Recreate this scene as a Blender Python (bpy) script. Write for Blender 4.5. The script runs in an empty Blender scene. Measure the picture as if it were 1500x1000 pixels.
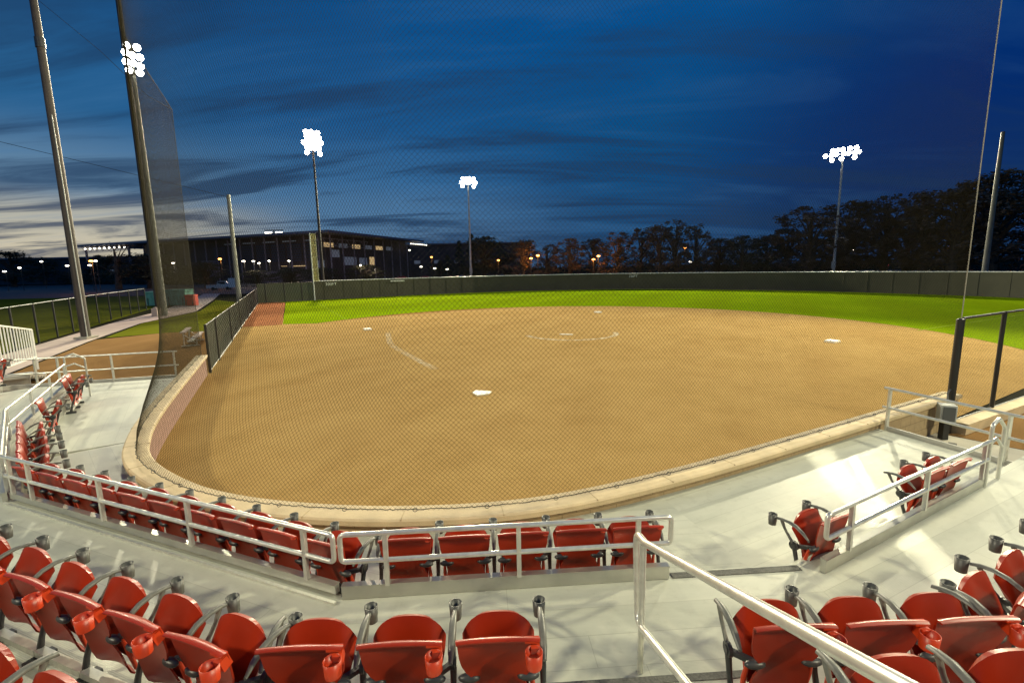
import bpy, math, random
from mathutils import Vector, Matrix
random.seed(7)
S = bpy.context.scene
# ------------------------------------------------------------------ camera
PITCH, ROLL, CAMZ = .1544, .0184, 3.7393
fw = Vector((0, math.cos(PITCH), -math.sin(PITCH))); up0 = Vector((0, math.sin(PITCH), math.cos(PITCH))); X0 = Vector((1, 0, 0))
rt = X0*math.cos(ROLL) - up0*math.sin(ROLL); up = X0*math.sin(ROLL) + up0*math.cos(ROLL)
cam = bpy.data.objects.new('camera', bpy.data.cameras.new('camera')); S.collection.objects.link(cam); S.camera = cam
cam.matrix_world = Matrix(((rt.x, up.x, -fw.x, 0), (rt.y, up.y, -fw.y, 0), (rt.z, up.z, -fw.z, CAMZ), (0, 0, 0, 1)))
cam.data.sensor_width = 36; cam.data.lens = 700.37/1500*36; cam.data.clip_start = .05; cam.data.clip_end = 4000
# ------------------------------------------------------------------ world (dusk sky)
W = bpy.data.worlds.new('World'); S.world = W; W.use_nodes = True
def build_world():
    nt = W.node_tree; n = nt.nodes; l = nt.links; n.clear()
    N = lambda t, **k: (lambda x: [setattr(x, a, b) for a, b in k.items()] and x or x)(n.new(t))
    tc = N('ShaderNodeTexCoord'); sep = N('ShaderNodeSeparateXYZ'); l.new(tc.outputs['Generated'], sep.inputs[0])
    def ramp(stops, src):
        r = N('ShaderNodeValToRGB'); r.color_ramp.interpolation = 'EASE'
        e = r.color_ramp.elements
        while len(e) < len(stops): e.new(.5)
        for k, (p, c) in enumerate(stops): e[k].position = p; e[k].color = (*c, 1)
        l.new(src, r.inputs[0]); return r.outputs[0]
    z = sep.outputs['Z']
    right = ramp([(0, (.020, .066, .16)), (.08, (.012, .072, .19)), (.2, (.003, .075, .225)), (.42, (.0004, .080, .275)), (.8, (.0003, .055, .22))], z)
    cream = ramp([(0, (.22, .21, .18)), (.04, (.60, .54, .40)), (.085, (.46, .45, .38)), (.14, (.12, .23, .36)), (.25, (.022, .115, .27)), (.8, (.001, .05, .2))], z)
    left = ramp([(0, (.10, .14, .20)), (.05, (.10, .19, .31)), (.11, (.085, .20, .36)), (.18, (.04, .15, .33)), (.27, (.012, .10, .28)), (.45, (.003, .078, .25)), (.8, (.0005, .040, .18))], z)
    dark = ramp([(0, (.008, .032, .10)), (.3, (.0006, .021, .145)), (.8, (.0004, .015, .12))], z)
    dt = N('ShaderNodeVectorMath', operation='DOT_PRODUCT'); l.new(tc.outputs['Generated'], dt.inputs[0]); dt.inputs[1].default_value = (-.83, .55, 0)
    def mr(src, a, b, c=0, d=1, t='SMOOTHSTEP'):
        m = N('ShaderNodeMapRange', interpolation_type=t); l.new(src, m.inputs[0])
        for k, v in zip((1, 2, 3, 4), (a, b, c, d)): m.inputs[k].default_value = v
        return m.outputs[0]
    def mix(f, a, b, bt='MIX'):
        m = N('ShaderNodeMix', data_type='RGBA', blend_type=bt)
        if isinstance(f, float): m.inputs[0].default_value = f
        else: l.new(f, m.inputs[0])
        for s, v in ((6, a), (7, b)):
            if isinstance(v, tuple): m.inputs[s].default_value = v
            else: l.new(v, m.inputs[s])
        return m.outputs[2]
    c = mix(mr(dt.outputs['Value'], .34, .86), right, left); c = mix(mr(dt.outputs['Value'], .80, .96), c, cream)
    dr = N('ShaderNodeVectorMath', operation='DOT_PRODUCT'); l.new(tc.outputs['Generated'], dr.inputs[0]); dr.inputs[1].default_value = (.75, .66, 0)
    c = mix(mr(dr.outputs['Value'], .80, .99), c, dark)
    # streaky clouds projected on a high layer
    dv = N('ShaderNodeMath', operation='ADD'); l.new(z, dv.inputs[0]); dv.inputs[1].default_value = .13
    dq = N('ShaderNodeVectorMath', operation='DIVIDE'); l.new(tc.outputs['Generated'], dq.inputs[0])
    cb = N('ShaderNodeCombineXYZ'); [l.new(dv.outputs[0], cb.inputs[k]) for k in range(3)]; l.new(cb.outputs[0], dq.inputs[1])
    mp = N('ShaderNodeMapping'); l.new(dq.outputs[0], mp.inputs[0]); mp.inputs['Scale'].default_value = (.32, 1.25, 0); mp.inputs['Rotation'].default_value = (0, 0, .28); mp.inputs['Location'].default_value = (2.3, 5.1, 0)
    no = N('ShaderNodeTexNoise'); l.new(mp.outputs[0], no.inputs[0]); no.inputs['Scale'].default_value = 1.35; no.inputs['Detail'].default_value = 9; no.inputs['Roughness'].default_value = .60; no.inputs['Distortion'].default_value = .9
    cl = mr(no.outputs[0], .46, .62)
    lo = mr(z, .75, .02, .30, .80)
    az = mr(dt.outputs['Value'], -.5, .75, .5, 1)
    m1 = N('ShaderNodeMath', operation='MULTIPLY'); l.new(cl, m1.inputs[0]); l.new(lo, m1.inputs[1])
    m2 = N('ShaderNodeMath', operation='MULTIPLY'); l.new(m1.outputs[0], m2.inputs[0]); l.new(az, m2.inputs[1])
    c = mix(m2.outputs[0], c, (.012, .040, .105, 1))
    hi = mr(no.outputs[0], .48, .33)
    m3 = N('ShaderNodeMath', operation='MULTIPLY'); l.new(hi, m3.inputs[0]); l.new(mr(z, .7, .1, .12, .30), m3.inputs[1])
    m4 = N('ShaderNodeMath', operation='MULTIPLY'); l.new(m3.outputs[0], m4.inputs[0]); l.new(mr(dt.outputs['Value'], -.4, .9, .25, 1), m4.inputs[1])
    c = mix(m4.outputs[0], c, (.055, .18, .38, 1))
    bg = N('ShaderNodeBackground'); l.new(c, bg.inputs[0]); bg.inputs[1].default_value = 1
    out = N('ShaderNodeOutputWorld'); l.new(bg.outputs[0], out.inputs[0])
build_world()
S.view_settings.view_transform = 'Standard'; S.view_settings.look = 'None'; S.view_settings.exposure = 0; S.view_settings.gamma = 1
S.cycles.max_bounces = 6; S.cycles.transparent_max_bounces = 12; S.cycles.sample_clamp_indirect = 6
# ------------------------------------------------------------------ helpers
def link(o): S.collection.objects.link(o); return o
def V(*a): return Vector(a)
class MB:
    def __init__(s): s.v = []; s.f = []; s.sm = []
    def add(s, vs, fs, smooth=False):
        b = len(s.v); s.v += [tuple(p) for p in vs]; s.f += [tuple(b+i for i in f) for f in fs]; s.sm += [smooth]*len(fs)
    def box(s, c, d, ax=None):
        ax = ax or (V(1, 0, 0), V(0, 1, 0), V(0, 0, 1)); c = V(*c); vs = []
        for k in (-.5, .5):
            for j in (-.5, .5):
                for i in (-.5, .5): vs.append(c + ax[0]*(i*d[0]) + ax[1]*(j*d[1]) + ax[2]*(k*d[2]))
        s.add(vs, [(0, 2, 3, 1), (4, 5, 7, 6), (0, 1, 5, 4), (2, 6, 7, 3), (0, 4, 6, 2), (1, 3, 7, 5)]); return s
    def bar(s, a, b, w, h, upv=None):      # box from a to b
        a = V(*a); b = V(*b); d = b-a; L = d.length; x = d/L; u = V(*(upv or (0, 0, 1)))
        if abs(x.dot(u)) > .99: u = V(0, 1, 0)
        y = u.cross(x).normalized(); z = x.cross(y)
        return s.box((a+b)/2, (L, w, h), (x, y, z))
    def tube(s, pts, r, n=8, caps=True, smooth=True):
        pts = [V(*p) for p in pts]; R = r if isinstance(r, (list, tuple)) else [r]*len(pts)
        vs = []; prev = None
        for i, p in enumerate(pts):
            t = (pts[min(i+1, len(pts)-1)] - pts[max(i-1, 0)])
            if t.length < 1e-9: t = V(0, 0, 1)
            t.normalize()
            if prev is None:
                u = V(0, 0, 1) if abs(t.z) < .9 else V(0, 1, 0); a = t.cross(u).normalized()
            else: a = (prev - t*prev.dot(t)).normalized()
            prev = a; b = t.cross(a)
            for k in range(n):
                q = 2*math.pi*k/n; vs.append(p + (a*math.cos(q) + b*math.sin(q))*R[i])
        fs = [(i*n+k, i*n+(k+1) % n, (i+1)*n+(k+1) % n, (i+1)*n+k) for i in range(len(pts)-1) for k in range(n)]
        s.add(vs, fs, smooth)
        if caps: s.add(vs[:n], [tuple(range(n))[::-1]]); s.add(vs[-n:], [tuple(range(n))])
        return s
    def prism(s, poly, z0, z1):
        n = len(poly); vs = [(p[0], p[1], z0) for p in poly] + [(p[0], p[1], z1) for p in poly]
        s.add(vs, [tuple(range(n))[::-1], tuple(range(n, 2*n))] + [(i, (i+1) % n, n+(i+1) % n, n+i) for i in range(n)]); return s
    def sheet(s, poly, z): s.add([(p[0], p[1], z) for p in poly], [tuple(range(len(poly)))]); return s
    def grid(s, rows, thick=0, nrm=None, smooth=True, closed=False):
        """rows of points; thick>0 gives the sheet a real thickness along nrm(i,j)"""
        R, Cn = len(rows), len(rows[0]); top = [V(*p) for r in rows for p in r]
        fs = [(i*Cn+j, i*Cn+j+1, (i+1)*Cn+j+1, (i+1)*Cn+j) for i in range(R-1) for j in range(Cn-1)]
        if not thick: s.add(top, fs, smooth); return s
        N = []
        for i in range(R):
            for j in range(Cn):
                a = V(*rows[min(i+1, R-1)][j]) - V(*rows[max(i-1, 0)][j]); b = V(*rows[i][min(j+1, Cn-1)]) - V(*rows[i][max(j-1, 0)])
                N.append(b.cross(a).normalized())
        bot = [p - n*thick for p, n in zip(top, N)]; K = R*Cn
        f2 = fs + [tuple(K+q for q in f[::-1]) for f in fs]; s.add(top+bot, f2, smooth)
        edge = [j for j in range(Cn)] + [i*Cn+Cn-1 for i in range(1, R)] + [(R-1)*Cn+j for j in range(Cn-2, -1, -1)] + [i*Cn for i in range(R-2, 0, -1)]
        vs = [top[e] for e in edge] + [bot[e] for e in edge]; m = len(edge)
        s.add(vs, [(k, m+k, m+(k+1) % m, (k+1) % m) for k in range(m)], False); return s
    def ball(s, c, r, n=8, m=5):
        c = V(*c); r = r if isinstance(r, tuple) else (r, r, r); vs = [c+V(0, 0, r[2])]
        for i in range(1, m):
            t = math.pi*i/m
            for k in range(n): q = 2*math.pi*k/n; vs.append(c+V(r[0]*math.sin(t)*math.cos(q), r[1]*math.sin(t)*math.sin(q), r[2]*math.cos(t)))
        vs.append(c-V(0, 0, r[2])); fs = [(0, 1+k, 1+(k+1) % n) for k in range(n)]
        for i in range(m-2): fs += [(1+i*n+k, 1+(i+1)*n+k, 1+(i+1)*n+(k+1) % n, 1+i*n+(k+1) % n) for k in range(n)]
        e = len(vs)-1; fs += [(e, 1+(m-2)*n+(k+1) % n, 1+(m-2)*n+k) for k in range(n)]
        s.add(vs, fs, True); return s
    def build(s, name, mat, parent=None, world=False):
        me = bpy.data.meshes.new(name); vs = s.v
        if parent is not None and world:
            o0 = parent.location; vs = [(a-o0.x, b-o0.y, c-o0.z) for a, b, c in vs]
        me.from_pydata(vs, [], s.f); me.materials.append(mat); me.polygons.foreach_set('use_smooth', s.sm); me.update()
        o = link(bpy.data.objects.new(name, me)); o.parent = parent; return o
def tag(o, label=None, cat=None, group=None, kind=None):
    for k, v in (('label', label), ('category', cat), ('group', group), ('kind', kind)):
        if v: o[k] = v
    return o
def thing(name, loc, label, cat, group=None, rz=0):
    o = link(bpy.data.objects.new(name, None)); o.location = loc; o.rotation_euler = (0, 0, rz); o.empty_display_size = .1
    return tag(o, label, cat, group)
KIDS = {}
def copy_tree(o, parent=None):
    c = o.copy(); S.collection.objects.link(c); c.parent = parent
    for ch in KIDS.get(o.name) or list(o.children): copy_tree(ch, c)
    return c
# ------------------------------------------------------------------ materials
def mat(name, col, rough=.6, metal=0, nscale=0, namp=.15, bump=0, bscale=None, emit=0, col2=None, spec=.5, coord='Object', coat=0, ndetail=4):
    m = bpy.data.materials.new(name); m.use_nodes = True; nt = m.node_tree; n = nt.nodes; l = nt.links
    p = n['Principled BSDF']; p.inputs['Base Color'].default_value = (*col, 1); p.inputs['Roughness'].default_value = rough
    p.inputs['Metallic'].default_value = metal; p.inputs['Specular IOR Level'].default_value = spec; p.inputs['Coat Weight'].default_value = coat
    if emit: p.inputs['Emission Color'].default_value = (*col, 1); p.inputs['Emission Strength'].default_value = emit
    if nscale or bump:
        tc = n.new('ShaderNodeTexCoord'); no = n.new('ShaderNodeTexNoise'); l.new(tc.outputs[coord], no.inputs[0]); no.inputs['Scale'].default_value = nscale or bscale; no.inputs['Detail'].default_value = ndetail
    if nscale:
        r = n.new('ShaderNodeMapRange'); l.new(no.outputs[0], r.inputs[0]); r.inputs[1].default_value = .3; r.inputs[2].default_value = .7
        mx = n.new('ShaderNodeMix'); mx.data_type = 'RGBA'; l.new(r.outputs[0], mx.inputs[0])
        c2 = col2 or tuple(c*(1+namp*1.5) for c in col); mx.inputs[6].default_value = (*(c*(1-namp) for c in col), 1); mx.inputs[7].default_value = (*c2, 1)
        l.new(mx.outputs[2], p.inputs['Base Color'])
    if bump:
        nb = n.new('ShaderNodeTexNoise'); l.new(tc.outputs[coord], nb.inputs[0]); nb.inputs['Scale'].default_value = bscale or nscale; nb.inputs['Detail'].default_value = 5
        b = n.new('ShaderNodeBump'); b.inputs['Strength'].default_value = bump; b.inputs['Distance'].default_value = .02; l.new(nb.outputs[0], b.inputs['Height']); l.new(b.outputs[0], p.inputs['Normal'])
    return m
M = {}
M['red'] = mat('red_plastic', (.275, .018, .003), .36, nscale=3, namp=.12, coat=.04, spec=.35)
def vary(m):
    nt = m.node_tree; n = nt.nodes; l = nt.links; p = n['Principled BSDF']; src = p.inputs['Base Color'].links[0].from_socket
    oi = n.new('ShaderNodeObjectInfo'); r = n.new('ShaderNodeMapRange'); l.new(oi.outputs['Random'], r.inputs[0]); r.inputs[3].default_value = .84; r.inputs[4].default_value = 1.12
    h = n.new('ShaderNodeHueSaturation'); l.new(src, h.inputs['Color']); l.new(r.outputs[0], h.inputs['Value']); l.new(h.outputs[0], p.inputs['Base Color'])
vary(M['red'])
M['red_cup'] = mat('orange_red_plastic', (.52, .045, .010), .38)
M['arm'] = mat('grey_arm_plastic', (.125, .125, .105), .40, nscale=30, namp=.15)
M['cup'] = mat('dark_cup_plastic', (.075, .075, .064), .42, nscale=30, namp=.15)
M['iron'] = mat('dark_iron', (.035, .036, .036), .4, nscale=20, namp=.2)
M['galv'] = mat('galvanised_pipe', (.62, .62, .56), .32, .6, nscale=14, namp=.10)
M['alu'] = mat('mill_aluminium', (.46, .45, .40), .36, .35, nscale=2.2, namp=.10)
M['beam'] = mat('rail_beam_metal', (.46, .46, .41), .30, .72, nscale=3, namp=.12)
M['nosing'] = mat('dark_nosing', (.07, .07, .06), .7, nscale=60, namp=.4)
M['cap'] = mat('cast_stone_cap', (.56, .44, .26), .75, nscale=2.6, namp=.13, bump=.25, bscale=50, ndetail=8)
M['cord'] = mat('net_cord', (.036, .030, .013), .8, spec=.1)
M['rope'] = mat('net_rope', (.30, .28, .22), .8)
M['ropedark'] = mat('net_lacing', (.06, .055, .04), .8)
M['pole'] = mat('painted_steel_pole', (.22, .22, .19), .5, .2, nscale=1.5, namp=.12)
M['polelit'] = mat('lit_steel_pole', (.62, .62, .55), .5, .1, nscale=1.5, namp=.1)  # lit copy of the pole steel, lamp light held in its pale colour
M['polegrey'] = mat('dull_grey_pole', (.12, .12, .11), .6, .1, nscale=1.5, namp=.15)
M['poledark'] = mat('weathered_steel_pole', (.06, .048, .04), .6, .1, nscale=1.2, namp=.2)
M['black'] = mat('black_vinyl_steel', (.012, .012, .011), .4)
M['white'] = mat('white_rubber', (.72, .68, .56), .6, nscale=9, namp=.12)
M['whiterail'] = mat('white_paint', (.78, .78, .72), .45)
M['yellow'] = mat('foul_pole_yellow', (.62, .60, .42), .5)
M['box'] = mat('grey_enamel', (.42, .43, .40), .5, .2, nscale=5, namp=.1)
M['dark'] = mat('dark_facade', (.07, .045, .045), .6, nscale=.2, namp=.3)
M['concrete'] = mat('concrete', (.40, .37, .29), .8, nscale=1.2, namp=.12, bump=.1, bscale=40, ndetail=8)
M['path'] = mat('path_concrete', (.42, .33, .28), .8, nscale=.8, namp=.12)
M['asphalt'] = mat('asphalt', (.05, .048, .045), .85, nscale=.6, namp=.2)
M['lamp'] = mat('lamp_glow', (1, .97, .88), emit=60); M['lampo'] = mat('sodium_glow', (1, .36, .07), emit=14); M['lampw'] = mat('lamp_white_glow', (1, .90, .72), emit=9)
M['lampg'] = mat('signal_green', (.05, .8, .4), emit=2); M['lampr'] = mat('signal_red', (1, .07, .1), emit=2); M['lampk'] = mat('metal_halide_pink', (1, .86, .76), emit=70)
M['win'] = mat('lit_window', (.9, .62, .28), emit=.5); M['winb'] = mat('dim_window', (.32, .36, .42), emit=.12)
def screen_mat(name, col, op):
    m = bpy.data.materials.new(name); m.use_nodes = True; nt = m.node_tree; n = nt.nodes; l = nt.links; p = n['Principled BSDF']
    p.inputs['Roughness'].default_value = .75
    tc = n.new('ShaderNodeTexCoord'); no = n.new('ShaderNodeTexNoise'); l.new(tc.outputs['Object'], no.inputs[0]); no.inputs['Scale'].default_value = .7; no.inputs['Detail'].default_value = 6
    mx = n.new('ShaderNodeMix'); mx.data_type = 'RGBA'; l.new(no.outputs[0], mx.inputs[0]); mx.inputs[6].default_value = (*(c*.7 for c in col), 1); mx.inputs[7].default_value = (*(c*1.35 for c in col), 1); l.new(mx.outputs[2], p.inputs['Base Color'])
    p.inputs['Alpha'].default_value = op; return m
M['screen'] = screen_mat('dark_windscreen', (.070, .065, .040), 1); M['screen2'] = screen_mat('open_windscreen', (.075, .085, .05), .86); M['foulmesh'] = screen_mat('foul_pole_mesh', (.40, .36, .17), .5)
def ground_mat(name, c1, c2, c3, s1, s2, fine, ang=0, stripes=None, bump=.4):
    m = bpy.data.materials.new(name); m.use_nodes = True; nt = m.node_tree; n = nt.nodes; l = nt.links; p = n['Principled BSDF']
    p.inputs['Roughness'].default_value = .95; p.inputs['Specular IOR Level'].default_value = 0
    tc = n.new('ShaderNodeTexCoord'); mp = n.new('ShaderNodeMapping'); l.new(tc.outputs['Object'], mp.inputs[0]); mp.inputs['Rotation'].default_value = (0, 0, ang)
    def noise(sc, det=5, rough=.55, src=None):
        no = n.new('ShaderNodeTexNoise'); l.new(src or mp.outputs[0], no.inputs[0]); no.inputs['Scale'].default_value = sc; no.inputs['Detail'].default_value = det; no.inputs['Roughness'].default_value = rough
        r = n.new('ShaderNodeMapRange'); l.new(no.outputs[0], r.inputs[0]); r.inputs[1].default_value = .33; r.inputs[2].default_value = .67; return r.outputs[0]
    def mix(f, a, b, t='MIX', k=None):
        x = n.new('ShaderNodeMix'); x.data_type = 'RGBA'; x.blend_type = t
        if k is not None:
            q = n.new('ShaderNodeMath'); q.operation = 'MULTIPLY'; l.new(f, q.inputs[0]); q.inputs[1].default_value = k; f = q.outputs[0]
        l.new(f, x.inputs[0])
        for s_, v in ((6, a), (7, b)):
            if isinstance(v, tuple): x.inputs[s_].default_value = (*v, 1)
            else: l.new(v, x.inputs[s_])
        return x.outputs[2]
    st = n.new('ShaderNodeMapping'); l.new(mp.outputs[0], st.inputs[0]); st.inputs['Scale'].default_value = (1, .25, 1)
    c = mix(noise(s1), c1, c2); c = mix(noise(s2, 7, .65, st.outputs[0]), c, c3, 'MIX', .6)
    if stripes:
        w = n.new('ShaderNodeTexWave'); l.new(mp.outputs[0], w.inputs[0]); w.inputs['Scale'].default_value = stripes; w.inputs['Distortion'].default_value = .4
        c = mix(w.outputs[1], c, tuple(k*.68 for k in c2), 'MIX', .6)
    if name == 'infield_dirt':
        dm = n.new('ShaderNodeVectorMath'); dm.operation = 'SUBTRACT'; l.new(tc.outputs['Object'], dm.inputs[0]); dm.inputs[1].default_value = (3.2, 26, 0)
        ln = n.new('ShaderNodeVectorMath'); ln.operation = 'LENGTH'; l.new(dm.outputs[0], ln.inputs[0])
        cbn = n.new('ShaderNodeCombineXYZ'); l.new(ln.outputs['Value'], cbn.inputs[0]); mpn = n.new('ShaderNodeMapping'); l.new(cbn.outputs[0], mpn.inputs[0]); mpn.inputs['Scale'].default_value = (2.6, 1, 1)
        c = mix(noise(1.0, 9, .75, mpn.outputs[0]), c, tuple(k*.80 for k in c1), 'MIX', .38)
        c = mix(noise(.75, 6, .75), c, tuple(k*1.12 for k in c2), 'MIX', .40)
    f = noise(fine, 3, .8); c = mix(f, c, tuple(k*.45 for k in c1), 'MIX', .35)
    l.new(c, p.inputs['Base Color'])
    b = n.new('ShaderNodeBump'); b.inputs['Strength'].default_value = bump; b.inputs['Distance'].default_value = .02; l.new(f, b.inputs['Height']); l.new(b.outputs[0], p.inputs['Normal'])
    return m
M['dirt'] = ground_mat('infield_dirt', (.41, .266, .096), (.49, .326, .128), (.29, .165, .056), .22, .6, 24, .47)
M['dirt2'] = ground_mat('bullpen_dirt', (.26, .15, .06), (.32, .19, .08), (.20, .11, .045), .3, .9, 30)
M['track'] = ground_mat('warning_track', (.30, .125, .06), (.34, .15, .075), (.24, .10, .05), .5, 1.5, 30)
M['turf'] = ground_mat('outfield_turf', (.165, .262, .004), (.235, .34, .006), (.14, .24, .003), .12, .6, 14, .47, stripes=.045)
M['turf2'] = ground_mat('side_turf', (.12, .14, .014), (.16, .17, .02), (.12, .12, .01), .1, .6, 14)
M['soil'] = ground_mat('dark_ground', (.03, .032, .02), (.045, .04, .028), (.02, .022, .014), .05, .2, 6)
def deck_mat():
    m = bpy.data.materials.new('aluminium_planks'); m.use_nodes = True; nt = m.node_tree; n = nt.nodes; l = nt.links; p = n['Principled BSDF']
    tc = n.new('ShaderNodeTexCoord'); sep = n.new('ShaderNodeSeparateXYZ'); l.new(tc.outputs['Object'], sep.inputs[0])
    def mth(op, a, b=None):
        x = n.new('ShaderNodeMath'); x.operation = op
        for k, v in enumerate((a, b)):
            if v is None: continue
            if isinstance(v, (int, float)): x.inputs[k].default_value = v
            else: l.new(v, x.inputs[k])
        return x.outputs[0]
    y = mth('DIVIDE', sep.outputs['Y'], .305); fr = mth('FRACT', y); fl = mth('FLOOR', y)
    seam = mth('LESS_THAN', fr, .018)
    shx = mth('ADD', sep.outputs['X'], mth('MULTIPLY', mth('FRACT', mth('MULTIPLY', fl, .377)), 7.3)); bt = mth('LESS_THAN', mth('FRACT', mth('DIVIDE', shx, 4.9)), .0010)
    rib = mth('SINE', mth('MULTIPLY', sep.outputs['Y'], 2*math.pi/.0125))
    no = n.new('ShaderNodeTexNoise'); mp = n.new('ShaderNodeMapping'); l.new(tc.outputs['Object'], mp.inputs[0]); mp.inputs['Scale'].default_value = (.5, 2.2, 1); l.new(mp.outputs[0], no.inputs[0]); no.inputs['Scale'].default_value = 1.7; no.inputs['Detail'].default_value = 8; no.inputs['Roughness'].default_value = .62
    wn = n.new('ShaderNodeTexWhiteNoise'); wn.noise_dimensions = '1D'; l.new(fl, wn.inputs['W'])
    f = mth('ADD', mth('MULTIPLY', no.outputs[0], .8), mth('MULTIPLY', wn.outputs[0], .2))
    r = n.new('ShaderNodeMapRange'); l.new(f, r.inputs[0]); r.inputs[1].default_value = .3; r.inputs[2].default_value = .7
    mx = n.new('ShaderNodeMix'); mx.data_type = 'RGBA'; l.new(r.outputs[0], mx.inputs[0]); mx.inputs[6].default_value = (.40, .41, .335, 1); mx.inputs[7].default_value = (.55, .555, .455, 1)
    n3 = n.new('ShaderNodeTexNoise'); l.new(tc.outputs['Object'], n3.inputs[0]); n3.inputs['Scale'].default_value = 5.5; n3.inputs['Detail'].default_value = 10; n3.inputs['Roughness'].default_value = .7
    r3 = n.new('ShaderNodeMapRange'); l.new(n3.outputs[0], r3.inputs[0]); r3.inputs[1].default_value = .52; r3.inputs[2].default_value = .78; r3.inputs[3].default_value = 0; r3.inputs[4].default_value = .45
    m3 = n.new('ShaderNodeMix'); m3.data_type = 'RGBA'; l.new(r3.outputs[0], m3.inputs[0]); l.new(mx.outputs[2], m3.inputs[6]); m3.inputs[7].default_value = (.27, .265, .21, 1); mx = m3
    m2 = n.new('ShaderNodeMix'); m2.data_type = 'RGBA'; l.new(mth('MULTIPLY', mth('MAXIMUM', seam, bt), .38), m2.inputs[0]); l.new(mx.outputs[2], m2.inputs[6]); m2.inputs[7].default_value = (.16, .155, .12, 1)
    l.new(m2.outputs[2], p.inputs['Base Color']); p.inputs['Metallic'].default_value = 0; p.inputs['Specular IOR Level'].default_value = .25
    gl = n.new('ShaderNodeBsdfAnisotropic'); gl.distribution = 'GGX'; gl.inputs['Color'].default_value = (.9, .9, .84, 1); gl.inputs['Anisotropy'].default_value = .96; gl.inputs['Roughness'].default_value = .15
    vt = n.new('ShaderNodeVectorTransform'); vt.vector_type = 'VECTOR'; vt.convert_from = 'OBJECT'; vt.convert_to = 'WORLD'; vt.inputs[0].default_value = (1, 0, 0); l.new(vt.outputs[0], gl.inputs['Tangent'])
    ms = n.new('ShaderNodeMixShader'); fm = mth('MULTIPLY', mth('ADD', mth('MULTIPLY', wn.outputs[0], .25), mth('MULTIPLY', no.outputs[0], 1.6)), .019); l.new(fm, ms.inputs[0]); l.new(p.outputs[0], ms.inputs[1]); l.new(gl.outputs[0], ms.inputs[2]); l.new(ms.outputs[0], n['Material Output'].inputs[0])
    rr = n.new('ShaderNodeMapRange'); l.new(no.outputs[0], rr.inputs[0]); rr.inputs[1].default_value = .3; rr.inputs[2].default_value = .7; rr.inputs[3].default_value = .42; rr.inputs[4].default_value = .55; l.new(rr.outputs[0], p.inputs['Roughness'])
    b = n.new('ShaderNodeBump'); b.inputs['Strength'].default_value = .12; b.inputs['Distance'].default_value = .003; l.new(rib, b.inputs['Height']); l.new(b.outputs[0], p.inputs['Normal'])
    return m
M['deck'] = deck_mat()
def block_mat(name, c1, c2, mortar, sx=.4, sz=.2):
    m = bpy.data.materials.new(name); m.use_nodes = True; nt = m.node_tree; n = nt.nodes; l = nt.links; p = n['Principled BSDF']; p.inputs['Roughness'].default_value = .85
    tc = n.new('ShaderNodeUVMap'); br = n.new('ShaderNodeTexBrick'); l.new(tc.outputs[0], br.inputs[0]); br.inputs['Scale'].default_value = 1
    br.inputs['Brick Width'].default_value = sx; br.inputs['Row Height'].default_value = sz; br.inputs['Mortar Size'].default_value = .006; br.inputs['Color1'].default_value = (*c1, 1); br.inputs['Color2'].default_value = (*c2, 1); br.inputs['Mortar'].default_value = (*mortar, 1)
    no = n.new('ShaderNodeTexNoise'); l.new(tc.outputs[0], no.inputs[0]); no.inputs['Scale'].default_value = 9; no.inputs['Detail'].default_value = 8
    mx = n.new('ShaderNodeMix'); mx.data_type = 'RGBA'; mx.blend_type = 'MULTIPLY'; mx.inputs[0].default_value = .45; l.new(br.outputs[0], mx.inputs[6]); l.new(no.outputs[0], mx.inputs[7]); l.new(mx.outputs[2], p.inputs['Base Color'])
    b = n.new('ShaderNodeBump'); b.inputs['Strength'].default_value = .3; b.inputs['Distance'].default_value = .01; l.new(br.outputs['Fac'], b.inputs['Height']); b.invert = True; l.new(b.outputs[0], p.inputs['Normal']); return m
M['block'] = block_mat('tan_block', (.50, .37, .20), (.44, .32, .17), (.28, .2, .1)); M['pink'] = block_mat('reddish_block', (.36, .20, .15), (.33, .18, .135), (.22, .12, .09))
def leaf_mat(name, c, c2):
    m = mat(name, c, .7, nscale=.35, namp=.3, col2=c2); return m
M['leaf'] = leaf_mat('dark_foliage', (.045, .052, .020), (.075, .070, .03)); M['leafb'] = leaf_mat('brown_foliage', (.11, .075, .042), (.15, .10, .055)); M['leafc'] = leaf_mat('conifer_foliage', (.035, .05, .022), (.05, .06, .03)); M['bark'] = mat('bark', (.07, .055, .04), .9, nscale=4, namp=.3)

# ------------------------------------------------------------------ plan data (metres; camera above 0,0; field at z=0)
Z1, Z2, Z3, ZC = .55, .90, 1.25, .75
vL = Vector((-.454, .891)); nL = Vector((.891, .454)); HOME = Vector((-1.05, 13.68))
def catmull(P, k=12):
    out = []; P = [Vector(p) for p in P]
    for i in range(len(P)-1):
        a, b, c, d = P[max(i-1, 0)], P[i], P[i+1], P[min(i+2, len(P)-1)]
        for j in range(k):
            t = j/k; out.append(.5*((2*b) + (c-a)*t + (2*a-5*b+4*c-d)*t*t + (3*b-a-3*c+d)*t**3))
    out.append(P[-1]); return out
WALL = catmull([(-11.41, 17.30), (-10.1, 14.60), (-8.77, 11.86), (-7.75, 9.85), (-7.02, 8.60), (-6.25, 7.55), (-5.35, 6.78), (-4.22, 6.12), (-2.90, 5.72), (-1.32, 5.56), (.40, 5.76), (2.45, 6.58), (5.37, 8.07), (7.6, 9.25), (9.93, 10.48)], 10)
def offs(P, d):
    out = []
    for i, p in enumerate(P):
        t = (P[min(i+1, len(P)-1)] - P[max(i-1, 0)]).normalized(); out.append(p + Vector((-t.y, t.x))*d)   # +d = left of travel = field side
    return out
def arc(P):
    L = [0]
    for a, b in zip(P, P[1:]): L.append(L[-1]+(b-a).length)
    return L
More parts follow.
